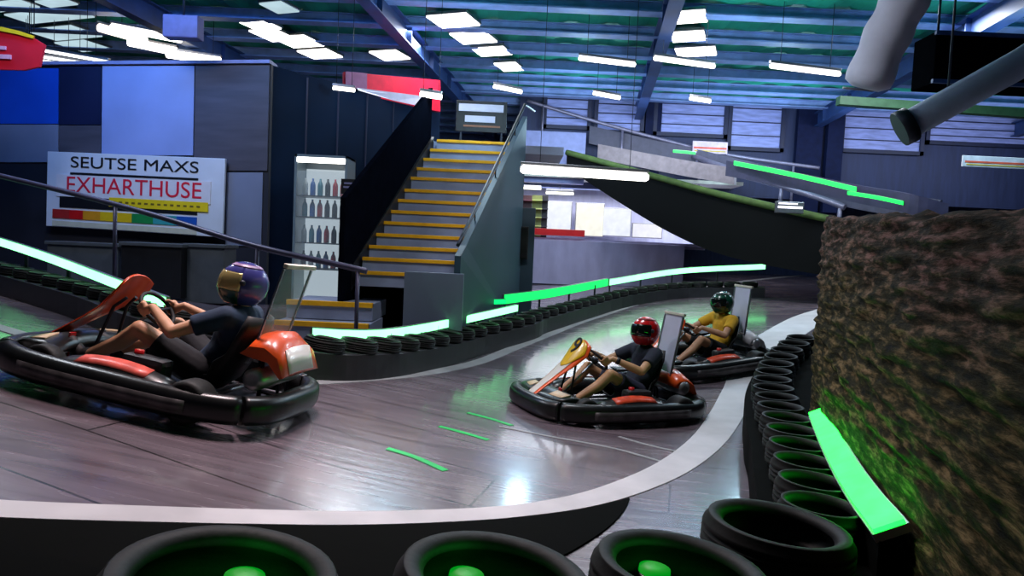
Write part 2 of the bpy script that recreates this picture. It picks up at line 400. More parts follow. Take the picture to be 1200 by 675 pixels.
for px in (-20, 40): MB().tube([P(px, 36, yb), Vector((P(px, 36, yb).x, yb, CEIL))], .008, 6).build('cord', darksteel, rl)

# ------------------------------------------------------------------ glass-fronted drinks fridge
a = P(345, 180, 11.6); b = P(402, 352, 11.6); zf = g((a.x+b.x)/2, 11.8)
fw = b.x-a.x; fh = a.z-zf
fr = thing('drinks_fridge', 'tall lit glass-fronted display fridge with bottles beside the stairs', 'fridge', at((a.x+b.x)/2, 11.9, zf))
m = MB(); m.box((0, .28, fh/2), (fw, .04, fh)); m.box((-fw/2+.02, 0, fh/2), (.04, .56, fh)); m.box((fw/2-.02, 0, fh/2), (.04, .56, fh)); m.box((0, 0, .1), (fw, .56, .2)); m.box((0, 0, fh-.02), (fw, .56, .04)); m.build('cabinet', mat('grey_fridge', (110, 128, 140), .4, var=.1), fr)
m = MB(); m.box((0, -.27, fh-.09), (fw*.92, .03, .09), bev=.012); m.build('light_box', lamp_w, fr)
zs = [fh*.30, fh*.46, fh*.62, fh*.75]
m = MB()
for z in zs: m.box((0, 0, z), (fw-.08, .5, .02))
m.build('shelf', darksteel, fr)
MB().box((0, .25, fh*.5), (fw-.1, .02, fh*.86)).build('back_panel', glow('fridge_back_light', (.75, .9, 1.), .55), fr)
MB().box((0, .0, .205), (fw-.1, .5, .01)).build('reflection_panel', glow('fridge_floor_reflection', (.85, .95, 1.), .8), fr)  # white light reflected at the foot, imitated by a glowing panel
gl = mat('fridge_glass', (230, 245, 250), .05, var=.02, alpha=.12)
MB().box((0, -.275, fh*.5), (fw-.06, .008, fh*.8)).build('glass_door', gl, fr)
bm_cols = [mat('bottle_red', (180, 30, 46), .2), mat('bottle_blue', (40, 96, 176), .2), mat('bottle_clear', (190, 206, 214), .15), mat('bottle_dark', (30, 36, 50), .2), mat('bottle_teal', (60, 130, 150), .2)]
bp = [(1.3*r_, 1.35*z_) for r_, z_ in [(.001, 0), (.034, 0), (.036, .02), (.036, .13), (.03, .16), (.014, .19), (.013, .22), (.001, .222)]]
protos = []
names = ['red', 'blue', 'clear', 'dark', 'teal']
shelfname = ['bottom shelf', 'second lowest shelf', 'second highest shelf', 'top shelf']
bmesh_shared = {}
for si, z in enumerate(zs):
    for k in range(6):
        ci = [3, 2, 4, 1, 0, 3][(k+si) % 6] if si < 3 else [2, 1, 4, 3, 0, 0][k]
        if ci not in bmesh_shared:
            o = MB().lathe(bp, seg=12).build('drink_bottle', bm_cols[ci]); bmesh_shared[ci] = o.data
        else:
            o = bpy.data.objects.new('drink_bottle', bmesh_shared[ci]); COL.objects.link(o)
        o.matrix_world = at((a.x+b.x)/2+(-.5+(k+.5)/6)*(fw-.12), 11.85, zf+z+.011)
        tag(o, '%s bottle on the fridge\'s %s, %s from left' % (names[ci], shelfname[si], ['first', 'second', 'third', 'fourth', 'fifth', 'sixth'][k]), 'bottle', 'bottles in the lit fridge')
# small pale sign right of the fridge
sm = thing('direction_sign', 'small dark sign with pale print hung between fridge and stairs', 'sign', P(416, 219, 10.9) and Matrix.Translation(P(416, 219, 10.9)))
MB().box((0, 0, 0), (.44, .03, .24), bev=.006).build('plate', blk, sm)
MB().box((0, -.017, .05), (.34, .006, .03)).box((0, -.017, -.01), (.36, .006, .03)).build('print', mat('lilac_print', (120, 120, 160), .5), sm)

# ------------------------------------------------------------------ staircase
st = thing('staircase', 'steel staircase with yellow-edged steps rising behind the track', 'stairs', at(0, 0, 0))
tread_m = mat('grey_tread', (142, 148, 172), .5, var=.15, scale=3); nose_m = mat('yellow_nosing', (246, 176, 20), .45, var=.1, scale=6)
yv = [318, 302, 288, 274, 260, 247, 234, 222, 208, 197, 186, 175, 164]
steps = []
for i, y in enumerate(yv):
    Y = 10+3.5*i/12; f = i/12
    l = P(417+95*f, y, Y); r_ = P(532+76*f, y+1.5, Y); steps.append((l.x, r_.x, Y, l.z))
for i, (x0, x1, Y, z) in enumerate(steps):
    dY = 3.5/12; zn = steps[i-1][3] if i else z-.2
    sh = (steps[1][0]-steps[0][0])
    m = MB(); m.prism([(x0, Y, z-.0), (x1, Y, z), (x1+sh*.8, Y+dY+.04, z), (x0+sh, Y+dY+.04, z)], (0, 0, -(z-zn)-.01))
    s = m.build('step', tread_m, st)
    MB().box(((x0+x1)/2, Y+.01, z-.012), (x1-x0, .07, .055), bev=.006).build('nosing', nose_m, s)
# two wide steps at the foot
for (xl, xr, y, Y) in ((336, 437, 352, 9.55), (322, 432, 376, 9.2)):
    l = P(xl, y, Y); r_ = P(xr, y+2, Y)
    s = MB().box(((l.x+r_.x)/2, Y+.5, l.z-.12), (r_.x-l.x, 1.0, .24)).build('step', tread_m, st)
    MB().box(((l.x+r_.x)/2, Y+.01, l.z-.02), (r_.x-l.x, .07, .07), bev=.006).build('nosing', nose_m, s)
l = P(322, 376, 9.2); 
MB().box((l.x+.63, 9.9, (l.z-.24)/2), (1.2, .9, l.z-.24)).build('plinth', dkw, st)
# landing on top
x0, x1, Yt, zt = steps[-1]
MB().box(((x0+x1)/2+.3, Yt+1.35, zt-.08), (x1-x0+1.2, 2.3, .16)).build('landing', tread_m, st)
# parapet on the right of the flight
teal_wall = mat('teal_grey_panel', (44, 66, 80), .5, var=.15, scale=1.5)
b0 = Vector((steps[0][1]+.03, steps[0][2]-.35, 0)); b1 = Vector((steps[-1][1]+.05, steps[-1][2]+.1, 0))
za, zb = steps[0][3], steps[-1][3]
m = MB(); m.prism([(b0.x, b0.y, 0), (b1.x, b1.y, 0), (b1.x, b1.y, zb+.55), (b0.x+.05, b0.y+.3, za+.45), (b0.x, b0.y, za+.3)], (.09, -.02, 0)); m.build('parapet', teal_wall, st)
m = MB(); hp = [(b0.x+.04, b0.y, za+.45), (b0.x+.09, b0.y+.3, za+.62), (b1.x+.04, b1.y, zb+.78), (b1.x+.25, b1.y+1.2, zb+.9)]; m.tube(hp, .028, 8)
for k in (.15, .45, .8): 
    p = Vector(hp[1]).lerp(Vector(hp[2]), k); m.tube([p, p-Vector((0, 0, .2))], .012, 6)
m.build('handrail', darksteel, st)
# left stringer
l0 = Vector((steps[0][0], steps[0][2], 0)); l1 = Vector((steps[-1][0], steps[-1][2], 0))
m = MB(); m.prism([(l0.x-.06, l0.y, za-.3), (l1.x-.06, l1.y, zb-.3), (l1.x-.06, l1.y, zb+.06), (l0.x-.06, l0.y, za+.06)], (-.05, 0.02, 0)); m.build('stringer', blk, st)
m = MB(); m.prism([(l0.x-.12, l0.y-.25, 0), (l1.x-.12, l1.y, 0), (l1.x-.12, l1.y, zb+1.0), (l0.x-.12, l0.y-.25, za+1.05)], (-.08, .02, 0)); m.build('parapet', mat('black_wall', (8, 10, 18), .95, var=.2, spec=.0), st)
# end wall, low pale panel and black bin
def slab(name, x0, x1, y0, y1, Y, dep, mt, kind=True, to_floor=True, bev=.01):
    a = P(x0, y0, Y); b = P(x1, y1, Y); z0 = min(b.z, g((a.x+b.x)/2, Y)-.02) if to_floor else b.z
    o = MB().box(((a.x+b.x)/2, Y+dep/2, (a.z+z0)/2), (b.x-a.x, dep, a.z-z0), bev=bev).build(name, mt)
    return struct(o) if kind else o
slab('wall_low', 474, 541, 318, 384, 9.5, .1, mat('cool_grey_panel', (98, 106, 124), .5, var=.15, scale=1.2))
slab('wall_parapet', 541, 622, 240, 372, 13.7, .2, teal_wall)
bn = thing('switch_cabinet', 'black cabinet fixed high on the teal wall right of the stairs', 'cabinet', None); a = P(583, 264, 13.6); b = P(618, 304, 13.6); bn.matrix_world = at((a.x+b.x)/2, 13.53, (a.z+b.z)/2)
MB().box((0, .08, 0), (b.x-a.x, .16, a.z-b.z), bev=.015).build('body', blk, bn); d_ = MB().box((0, -.012, 0), (b.x-a.x-.05, .02, a.z-b.z-.05), bev=.006).build('door', blackp, bn); MB().box((.14, -.03, 0), (.02, .02, .1)).build('handle', darksteel, d_)
# notice board at the head of the stairs
nb = thing('notice_board', 'dark framed board with white panels at the top of the stairs', 'board', at(0, 0, 0))
Yn = 15.6
a = P(535, 117, Yn); b = P(593, 156, Yn)
MB().box(((a.x+b.x)/2, Yn+.04, (a.z+b.z)/2), (b.x-a.x, .05, a.z-b.z), bev=.01).build('frame', blk, nb)
wpr = mat('lit_white_print', (208, 212, 232), .4, var=.06); 
for (q0, q1, r0, r1, mm) in ((538, 590, 121, 132, wpr), (545, 580, 135, 144, wpr), (543, 586, 146, 150, mat('tan_print', (150, 100, 70), .5))):
    a = P(q0, r0, Yn); b = P(q1, r1, Yn); MB().box(((a.x+b.x)/2, Yn+.008, (a.z+b.z)/2), (b.x-a.x, .02, a.z-b.z)).build('panel', mm, nb)
m = MB()
for px in (540, 588): p = P(px, 150, Yn); m.box((p.x, Yn+.05, (p.z+zt)/2), (.04, .04, p.z-zt+.02))
m.build('post', darksteel, nb)

# ------------------------------------------------------------------ lit cafe window behind the track
Yc = 21.0
cw = mat('shop_wall', (150, 146, 176), .55, var=.15, scale=1, stretch=(3, 1, 1))
slab('wall_counter', 606, 800, 279, 330, Yc, .25, cw)
a = P(606, 222, Yc); b = P(836, 279, Yc+3)
zc0 = P(700, 279, Yc).z; zc1 = P(700, 214, Yc).z; xc0 = P(606, 250, Yc).x; xc1 = P(860, 250, Yc).x
shop = struct(MB().box(((xc0+xc1)/2, Yc+3, (zc0+zc1)/2), (xc1-xc0, .1, zc1-zc0+.4)).build('wall_shop', mat('shop_back', (190, 192, 222), .6, var=.12, scale=1.5, stretch=(4, 1, 1))))
struct(MB().box(((xc0+xc1)/2, Yc+1.5, zc1+.15), (xc1-xc0+.4, 3.2, .1)).build('ceiling_shop', mat('shop_ceiling', (200, 204, 190), .6)))
struct(MB().box((xc0-.06, Yc+1.5, (zc0+zc1)/2), (.12, 3.2, zc1-zc0+.4)).build('wall_shop_side', teal_wall))
struct(MB().box(((xc0+xc1)/2, Yc+1.6, zc0-.1), (xc1-xc0, 3., .1)).build('floor_shop', cw))
# light wall above the shop
slab('wall_over_shop', 606, 684, 152, 216, Yc+.1, .3, mat('pale_blue_wall', (130, 140, 190), .5, var=.12), to_floor=False)
fa = MB().box((P(645, 270, Yc).x, Yc-.06, P(645, 272, Yc).z), (P(684, 270, Yc).x-P(604, 270, Yc).x, .1, .2), bev=.01).build('counter_fascia', redp); tag(fa, 'red band along the shop counter left of the lit window', 'counter')
for i, (x0, x1, lab, c) in enumerate(((611, 622, 'dark red', (70, 40, 48)), (624, 634, 'olive', (112, 120, 70)), (636, 641, 'black', (26, 26, 34)))):
    a = P(x0, 228, Yc+1.2); b = P(x1, 268, Yc+1.2)
    t = thing('display_rack', '%s display rack inside the lit shop window, %s from the left' % (lab, ['first', 'second', 'third'][i]), 'rack', at((a.x+b.x)/2, Yc+1.3, zc0-.05), 'racks in the shop window')
    hh = a.z-zc0+.05
    MB().box((0, .1, hh/2), (b.x-a.x, .05, hh)).build('back', mat('rack_back_%d' % i, c, .5), t)
    m = MB()
    for k in range(5): m.box((0, -.05, .1+k*hh/5), (b.x-a.x, .28, .03))
    m.build('shelf', mat('rack_shelf_%d' % i, tuple(int(v*1.5) for v in c), .5), t)
for i, (x0, x1, y0, y1) in enumerate(((642, 668, 236, 276), (676, 706, 238, 277), (708, 738, 244, 277), (742, 775, 262, 279))):
    a = P(x0, y0, Yc+2.2); b = P(x1, y1, Yc+2.2)
    t = thing('menu_board', 'bright white lit panel in the shop window, %s from the left' % ['first', 'second', 'third', 'fourth'][i], 'panel', at((a.x+b.x)/2, Yc+2.2, (a.z+b.z)/2), 'lit panels in the shop window')
    MB().box((0, 0, 0), (b.x-a.x, .05, a.z-b.z), bev=.01).build('screen', glow('panel_light_%d' % i, ((.86, .9, 1.), (1., .98, .84), (.86, .9, 1.), (.9, .9, 1.))[i], .9, .2, 4), t)
    MB().box((0, .05, 0), (b.x-a.x+.06, .05, a.z-b.z+.06), bev=.01).build('frame', alu, t)
for i, (x0, x1, y0, y1) in enumerate(((640, 672, 224, 229), (606, 634, 219, 222))):
    a = P(x0, y0, Yc+.8); b = P(x1, y1, Yc+.8)
    t = thing('shop_lamp', ['lit tube lamp inside the shop above the white panels', 'small lit lamp over the display racks in the shop'][i], 'lamp', at((a.x+b.x)/2, Yc+.8, (a.z+b.z)/2))
    MB().tube([(-(b.x-a.x)/2, 0, 0), ((b.x-a.x)/2, 0, 0)], .04, 8).build('tube', glow('shop_lamp_%d' % i, (1, .98, .75), 3.), t)
    MB().box((0, 0, .08), (b.x-a.x, .1, .08), bev=.01).build('housing', alu, t)
    MB().tube([(0, 0, .1), (0, 0, zc1+.11-(a.z+b.z)/2)], .012, 6).build('hanger', darksteel, t)

# ------------------------------------------------------------------ curved bridge of the upper track
bpts = [(664, 180, 196, 20.5), (690, 187, 214, 20), (730, 198, 240, 19.2), (780, 212, 270, 18.3), (830, 226, 293, 17.4), (880, 238, 307, 16.6), (955, 255, 321, 15.6), (1040, 272, 333, 14.6), (1130, 286, 342, 13.8), (1300, 306, 360, 13.0), (1480, 322, 374, 12.4)]
top = smooth_path([P(p[0], p[1], p[3]) for p in bpts], 5); bot = smooth_path([P(p[0], p[2], p[3]) for p in bpts], 5)
br = thing('track_bridge', 'dark curved side of the raised track bridge sweeping over the rear corner', 'bridge', at(0, 0, 0))
bridge_m = mat('black_bridge_sheet', (9, 10, 11), .85, spec=.15, var=.25, scale=1.2)
rows = []
for a, b in zip(top, bot):
    back = Vector((.05, .12, 0)); rows.append([b, a, a+back, b+back])
MB().grid(rows, closed_v=True, smooth=False, cap=True).build('side_sheet', bridge_m, br)
MB().tube([p+Vector((0, -.03, .03)) for p in top], .085, 8).build('top_edge', mat('olive_green_edge', (70, 92, 40), .8, var=.3, scale=5), br)
rows = []
for a, b in zip(top, bot):
    z = a.z-.18; kd = min(1., max(.12, (20.6-a.y)/4)); rows.append([Vector((a.x+.03, a.y+.1, z)), Vector((a.x+2.2*kd, a.y+4.0*kd, z+.1)), Vector((a.x+2.2*kd, a.y+4.0*kd, z-.1)), Vector((a.x+.03, a.y+.1, z-.15))])
MB().grid(rows, closed_v=True, smooth=False, cap=True).build('deck', mat('grey_deck', (110, 104, 118), .5, var=.2), br)
for q_ in (P(1010, 300, 16.6), P(1180, 300, 15.2), P(1400, 320, 14.2)):
    zt_ = P(1010, 300, 15).z; gz = g(q_.x, q_.y); MB().box((q_.x, q_.y, (gz+zt_+.2)/2), (.22, .22, zt_+.25-gz), bev=.01).build('support_post', girder_m, br)
# kerb walls on the upper deck
def up_wall(name, pts, h, mt, label, cat, th=.15):
    q = smooth_path([P(*p) for p in pts], 5); rows = []
    for i, p in enumerate(q):
        s = side_of(q, i)*th; rows.append([p, p+Vector((0, 0, h)), p-s+Vector((0, 0, h)), p-s])
    o = MB().grid(rows, closed_v=True, smooth=False, cap=True).build(name, mt); return tag(o, label, cat) if label else struct(o)
tanw = mat('tan_barrier', (150, 136, 138), .5, var=.2)
up_wall('upper_barrier', [(700, 186, 21.2), (760, 198, 20.5), (812, 208, 19.8), (860, 216, 19.)], .45, tanw, 'pale tan barrier wall along the raised bridge', 'barrier')
up_wall('upper_barrier', [(690, 168, 21.7), (780, 188, 21.4), (880, 212, 20.2), (980, 240, 17.8), (1100, 262, 16)], .55, mat('slate_barrier', (72, 72, 92), .5, var=.2), 'long slate grey barrier wall at the back of the upper track', 'barrier')
def led(name, pts, w, h, mt, label, group=None, vertical=True, hs=None):
    """lit strip along world points, with an aluminium backing"""
    q = smooth_path(pts, 6); t = thing(name, label, 'light strip', at(0, 0, 0), group)
    rows = []; rb = []
    for i, p in enumerate(q):
        s = side_of(q, i)
        if vertical:
            n = s; up = Vector((0, 0, 1))
        else:
            n = (Vector((0, 0, 1))-s*hs).normalized(); up = -(s+Vector((0, 0, hs))).normalized()
        rows.append([p-up*w/2, p+up*w/2, p+up*w/2-n*.02*(1 if vertical else 1), p-up*w/2-n*.02])
        rb.append([p-up*(w/2+.012)-n*.022, p+up*(w/2+.012)-n*.022, p+up*(w/2+.012)-n*.06, p-up*(w/2+.012)-n*.06])
    MB().grid(rows, closed_v=True, smooth=False, cap=True).build('lens', mt, t)
    MB().grid(rb, closed_v=True, smooth=False, cap=True).build('housing', alu, t)
    return t
led_deep = glow('deep_green_light', (.0, 1., .08), 2.2)
led('led_strip', [P(860, 191, 17.), P(930, 205, 15.6), P(1003, 222, 14.4)], .10, 0, led_deep, 'long green light strip on the upper track barrier')
led('led_strip', [P(993, 226, 14.2), P(1025, 231, 13.7), P(1058, 238, 13.2)], .07, 0, led_deep, 'short green light strip just above the rough brown wall')
led('led_strip', [P(789, 177, 20), P(802, 178, 20), P(815, 179.5, 20)], .07, 0, led_deep, 'tiny green light strip on the upper level beside the white notice')
# supports for upper strips: a dark barrier wall behind them
up_wall('upper_barrier', [(850, 206, 17.3), (930, 221, 15.9), (1005, 238, 14.7), (1064, 250, 13.5), (1110, 262, 13.2)], .38, mat('indigo_barrier', (58, 56, 84), .5, var=.2), 'indigo grey barrier wall carrying the upper green light strips', 'barrier')
# grey rails on the upper level
def rail(name, pts, r, mt, label, posts=(), drop=.9):
    t = thing(name, label, 'railing', at(0, 0, 0)); q = smooth_path([P(*p) if not isinstance(p, Vector) else p for p in pts], 6)
    MB().tube(q, r, 8).build('rail', mt, t)
    for k in posts:
        p = q[int(k*(len(q)-1))]; MB().tube([p, p-Vector((0, 0, drop))], r*.7, 8).build('post', mt, t)
    return t
railm = mat('grey_rail', (140, 136, 158), .4, .4, var=.15)
rail('guard_rail', [(618, 118, 21.6), (690, 140, 21.5), (770, 162, 21.4), (850, 181, 21.2), (960, 197, 20.8)], .055, railm, 'pale guard rail sloping across the rear upper wall', (.1, .4, .7, .95), 1.2)
rail('guard_rail', [(812, 183, 21), (870, 203, 19.5), (960, 232, 18), (990, 243, 17.5)], .08, railm, 'thick pale rail descending along the bridge deck', (.1, .5, .9), .6)
# notices on the upper level
for (x0, x1, y0, y1, Y, lab, c) in ((812, 852, 165, 181, 21.1, 'small white notice with pink print on the upper level', (216, 196, 216)), (1128, 1215, 182, 199, 13., 'long pale sign with orange stripe at far right on upper level', (206, 206, 214))):
    a = P(x0, y0, Y); b = P(x1, y1, Y); t = thing('notice_sign', lab, 'sign', at((a.x+b.x)/2, Y, (a.z+b.z)/2)); w = b.x-a.x; h = a.z-b.z
    MB().box((0, 0, 0), (w, .04, h), bev=.008).build('board', mat('notice_%d' % x0, c, .5), t)
    MB().box((0, -.024, -h*.05), (w*.94, .008, h*.16)).build('stripe', mat('notice_stripe_%d' % x0, (222, 96, 70), .5), t)
    MB().box((0, -.024, -h*.3), (w*.9, .008, h*.1)).build('stripe', mat('notice_stripe_b%d' % x0, (206, 180, 60), .5), t)
# spotlight lamp on the deck (bright lilac)
p = P(926, 243, 15.2); t = thing('flood_lamp', 'small bright lilac flood lamp on the bridge edge beside the brown wall', 'lamp', Matrix.Translation(p))
MB().box((0, .05, 0), (.62, .1, .26), bev=.02).build('housing', alu, t); MB().box((0, -.005, 0), (.54, .02, .05), bev=.006).box((-.05, -.005, .08), (.42, .02, .03), bev=.006).build('lens', glow('lilac_light', (.85, .85, 1.), 2.4), t)

# far wall panels and windows of the upper level
struct(MB().box((13.2, 22.2, 5.1), (26.4, .2, 2.9)).build('wall_upper', mat('slate_blue_cladding', (46, 56, 92), .6, var=.2, scale=1.2, stretch=(8, 1, 1))))
win_m = mat('blue_window', (150, 162, 222), .4, var=.25, scale=2, stretch=(1, 1, 6)); win_d = mat('dark_mullion', (26, 34, 66), .5, var=.2)
for k, (x0, x1, y0, y1) in enumerate(((640, 690, 104, 150), (700, 752, 110, 156), (770, 850, 108, 160), (858, 916, 110, 176), (990, 1080, 122, 180), (1090, 1210, 132, 172))):
    Y = 21.9; a = P(x0, y0, Y); b = P(x1, y1, Y)
    w = struct(MB().box(((a.x+b.x)/2, Y+.1, (a.z+b.z)/2), (b.x-a.x, .08, a.z-b.z)).build('window_%d' % (k+1), win_m))
    m = MB(); W = b.x-a.x; H = a.z-b.z; cx = (a.x+b.x)/2; cz = (a.z+b.z)/2
    for s in (-1, 1): m.box((cx+s*W/2, Y+.05, cz), (.12, .12, H+.12)); m.box((cx, Y+.05, cz+s*H/2), (W+.12, .12, .12))
    for j in range(1, 4): m.box((cx, Y+.05, cz-H/2+H*j/4), (W, .06, .03))
    m.build('window_frame', win_d, w)
for k, (px, Y, w) in enumerate(((762, 22.0, .5), (945, 21.9, .8), (975, 21.8, .5))):
    p = P(px, 200, Y); struct(MB().box((p.x, Y, 4.9), (w, .2, 3.3)).build('column_%d' % (k+1), mat('navy_column_%d' % k, (22, 30, 62), .6, var=.2, spec=.1)))

# ------------------------------------------------------------------ upper right: fabric duct, pipe, dark plant box
dq = [P(1078, -45, 8.2), P(1060, 0, 8.3), P(1036, 50, 8.5), P(1014, 104, 8.7)]
du = thing('fabric_duct', 'pale slanting fabric air duct hanging from the ceiling at upper right', 'duct', at(0, 0, 0))
q = smooth_path(dq, 6); rr = [.27+.015*math.sin(i*1.3) for i in range(len(q))]; rr[-1] = .16
MB().tube(q, rr, 20).build('sleeve', mat('pale_fabric', (212, 212, 232), .8, var=.1, scale=3, bump=.2), du)
MB().tube([q[0], Vector((q[0].x+.1, q[0].y, CEIL-.01))], .29, 20).build('collar', alu, du)
MB().tube([q[-1]+Vector((-.28, 0, -.0)), q[-1]+Vector((.1, 0, -.02))], .015, 8).build('end_bar', alu, du)
t = thing('brace_pipe', 'thick grey pipe slanting down from the top right corner', 'pipe', at(0, 0, 0))
for q_ in (P(1250, 38, 8.65), P(1110, 118, 9.05)): MB().tube([q_, Vector((q_.x, q_.y, CEIL+.01))], .015, 8).build('hanger', darksteel, t)
MB().tube([P(1330, -14, 8.4), P(1200, 72, 8.8), P(1062, 148, 9.2)], .19, 16).build('pipe', mat('grey_lagging', (158, 172, 196), .6, var=.15, scale=4, bump=.2), t)
MB().tube([P(1068, 145, 9.18), P(1054, 152, 9.22)], .24, 16).build('flange', darksteel, t)
a = P(1098, 36, 10.8); b = P(1240, 104, 10.8); t = thing('plant_box', 'big black equipment box under the ceiling behind the slanting pipe', 'box', at((a.x+b.x)/2, 11.1, (a.z+b.z)/2)); w = b.x-a.x; h = a.z-b.z
MB().box((0, 0, 0), (w, .6, h), bev=.02).build('casing', mat('black_casing', (8, 9, 12), .95, var=.2, spec=0.), t)
MB().box((0, -.31, h/2-.03), (w+.04, .05, .06)).box((0, -.31, -h/2+.03), (w+.04, .05, .06)).build('rim', girder_m, t)
for s in (-1, 1): MB().tube([(s*w*.4, 0, h/2), (s*w*.4, 0, CEIL-(a.z+b.z)/2)], .02, 8).build('hanger', darksteel, t)
# green edged gantry behind
t = thing('gantry_beam', 'green edged gantry beam behind the slanting pipe', 'beam', at(0, 0, 0))
a = P(985, 112, 15); b = P(1215, 128, 15); MB().prism([a, b, b-Vector((0, 0, .18)), a-Vector((0, 0, .18))], (0, .2, 0)).build('beam_body', mat('green_steel', (66, 104, 72), .5, var=.2), t)

# ------------------------------------------------------------------ handrail in front of the left block
t = rail('track_handrail', [(-40, 197, 9.3), (0, 206, 9.1), (90, 228, 8.8), (180, 252, 8.5), (270, 280, 8.2), (330, 296, 8.0), (400, 311, 7.9), (430, 318, 7.9)], .035, mat('dark_lilac_rail', (78, 74, 100), .4, .3, var=.15), 'dark handrail sloping down across the banner sign', (.1, .38, .66, .93), .95)

# ------------------------------------------------------------------ track markings
def ground_path(px, h=0.): return [Ph(a, b, h) for a, b in px]
near_px = [(-70, 591), (0, 597), (100, 601), (200, 604), (300, 606.5), (400, 608), (500, 606), (600, 600), (680, 588), (740, 570), (790, 547), (828, 518), (850, 488), (863, 460), (873, 440), (886, 420), (903, 402), (925, 387), (950, 373), (980, 363)]
np_ = smooth_path(ground_path(near_px), 5)
wid = lambda f: .08+.09*min(1, max(0, (f-.38)/.25))+.16*min(1, max(0, (f-.7)/.15))
struct(ribbon(np_, lambda f: -wid(f), wid, -.02, .006).build('trim_2', white_paint))
far_px = [(-40, 372), (60, 402), (160, 428), (260, 443), (330, 448), (370, 448), (420, 445), (480, 440), (530, 432), (565, 423), (600, 409), (640, 393), (690, 374), (750, 355), (810, 341), (870, 330), (925, 324), (965, 321)]
fp = smooth_path(ground_path(far_px), 5)
struct(ribbon(fp, lambda f: -.09-.12*max(0, f-.5), lambda f: .09+.12*max(0, f-.5), -.02, .006).build('trim_3', grey_paint))
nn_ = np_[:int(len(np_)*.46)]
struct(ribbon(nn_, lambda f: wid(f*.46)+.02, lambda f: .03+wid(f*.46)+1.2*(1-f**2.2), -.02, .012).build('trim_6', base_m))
# thin scuffed lines and green light reflections painted on the track
for k, px in enumerate(([(585, 500), (640, 511), (720, 526), (800, 549)], [(725, 512), (760, 522), (800, 531)])):
    q = smooth_path(ground_path(px), 5); struct(ribbon(q, -.02, .02, -.01, .005).build('trim_%d' % (4+k), grey_paint))
gp = mat('green_reflection_paint', (0, 190, 84), .4, var=.15)
for k, (px, lab) in enumerate((([(454, 526), (486, 536), (522, 552)], 'short painted green reflection on the track nearest the near white line'), ([(515, 500), (545, 508), (572, 516)], 'painted green reflection on the track, middle of the three'), ([(548, 484), (575, 491), (600, 499)], 'painted green reflection on the track just ahead of the red helmet kart'))):
    q = smooth_path(ground_path(px), 5); tag(ribbon(q, -.03, .03, -.01, .005).build('green_reflection', gp), lab, 'painted reflection', 'painted green reflections on the track')

# ------------------------------------------------------------------ tyres
def tyre_mesh(name, Ro, Ri, w):
    m = MB(); h = w/2; b = w*.22
    pr = [(Ri, -h*.62), (Ri+.02, -h*.9), (Ri+(Ro-Ri)*.45, -h), (Ro-b*.6, -h*.9), (Ro-.004, -h*.6)]
    for k in (-.3, 0, .3): pr += [(Ro, k*h-.05*w), (Ro-.012, k*h-.02*w), (Ro-.012, k*h+.02*w), (Ro, k*h+.05*w)]
    pr += [(Ro-.004, h*.6), (Ro-b*.6, h*.9), (Ro-(Ro-Ri)*.25, h*.97), (Ro-(Ro-Ri)*.3, h), (Ri+(Ro-Ri)*.45, h), (Ri+.02, h*.9), (Ri, h*.62), (Ri+.012, h*.5), (Ri+.05, 0), (Ri+.012, -h*.5)]
    m.lathe(pr, seg=40, closed=True); return m.build(name, rubber)
ORD = ['first', 'second', 'third', 'fourth', 'fifth', 'sixth', 'seventh', 'eighth', 'ninth', 'tenth', 'eleventh', 'twelfth', 'thirteenth', 'fourteenth', 'fifteenth', 'sixteenth', 'seventeenth', 'eighteenth', 'nineteenth', 'twentieth',
       'twenty-first', 'twenty-second', 'twenty-third', 'twenty-fourth', 'twenty-fifth', 'twenty-sixth', 'twenty-seventh', 'twenty-eighth', 'twenty-ninth', 'thirtieth', 'thirty-first', 'thirty-second']
BH = .30; TW = .18
big = tyre_mesh('tyre', .315, .225, TW)
def put(o, p, h):
    M = frame(p.x, p.y, random.uniform(0, 6), h, .15); o.matrix_world = M
nearspots = [((235, 668), 'big black tyre at the bottom edge, leftmost of the three'), ((562, 668), 'big black tyre at the bottom edge, middle of the three'), ((786, 660), 'big black tyre at the bottom edge, rightmost of the three')]
nearpts = []
for i, (px, lab) in enumerate(nearspots):
    p = Ph(px[0], px[1], BH+TW); nearpts.append(p)
    if i == 0: o = big
    else: o = big.copy(); COL.objects.link(o)
    put(o, p, BH+TW/2+.002); tag(o, lab, 'tyre', 'big tyres of the near barrier')
rightpx = [(905, 613), (958, 591), (950, 562), (941, 538), (934, 521), (929, 506), (924, 493), (916, 479), (911, 464), (907, 450), (908, 436), (914, 421), (925, 407), (941, 394)]
rpts = []; small = None
for i, px in enumerate(rightpx):
    p = Ph(px[0], px[1], BH+TW); rpts.append(p)
# even the spacing out along the curve
rq = smooth_path(rpts[1:], 8); L = sum((b-a).length for a, b in zip(rq[:-1], rq[1:]))
small = tyre_mesh('tyre', .20, .14, TW)
nr = int(L/.42)
spots = [rpts[0]]+resample(rq, .42)
for i, p in enumerate(spots):
    if i == 0:
        o = big.copy(); COL.objects.link(o)
        put(o, p, BH+TW/2+.002); tag(o, 'black tyre at the barrier bend, nearest the low end of the green bar', 'tyre', 'tyres of the right barrier'); continue
    if i == 1: o = small
    else: o = small.copy(); COL.objects.link(o)
    put(o, p, BH+TW/2+.002); tag(o, 'small black tyre in curved right barrier, %s from the near bend' % ORD[i-1], 'tyre', 'tyres of the right barrier')
# base block beneath the near and right barrier
path = [nearpts[0]+Vector((-3.0, -.05, 0)), nearpts[0]+Vector((-1.2, 0, 0))]+nearpts+[rpts[0]]+rpts[1:]
bpth = smooth_path(path, 5)
tag(ribbon(bpth, -.26, .52, -.05, BH).build('tyre_barrier', base_m), 'black rubber base carrying the near and right hand tyres', 'barrier')
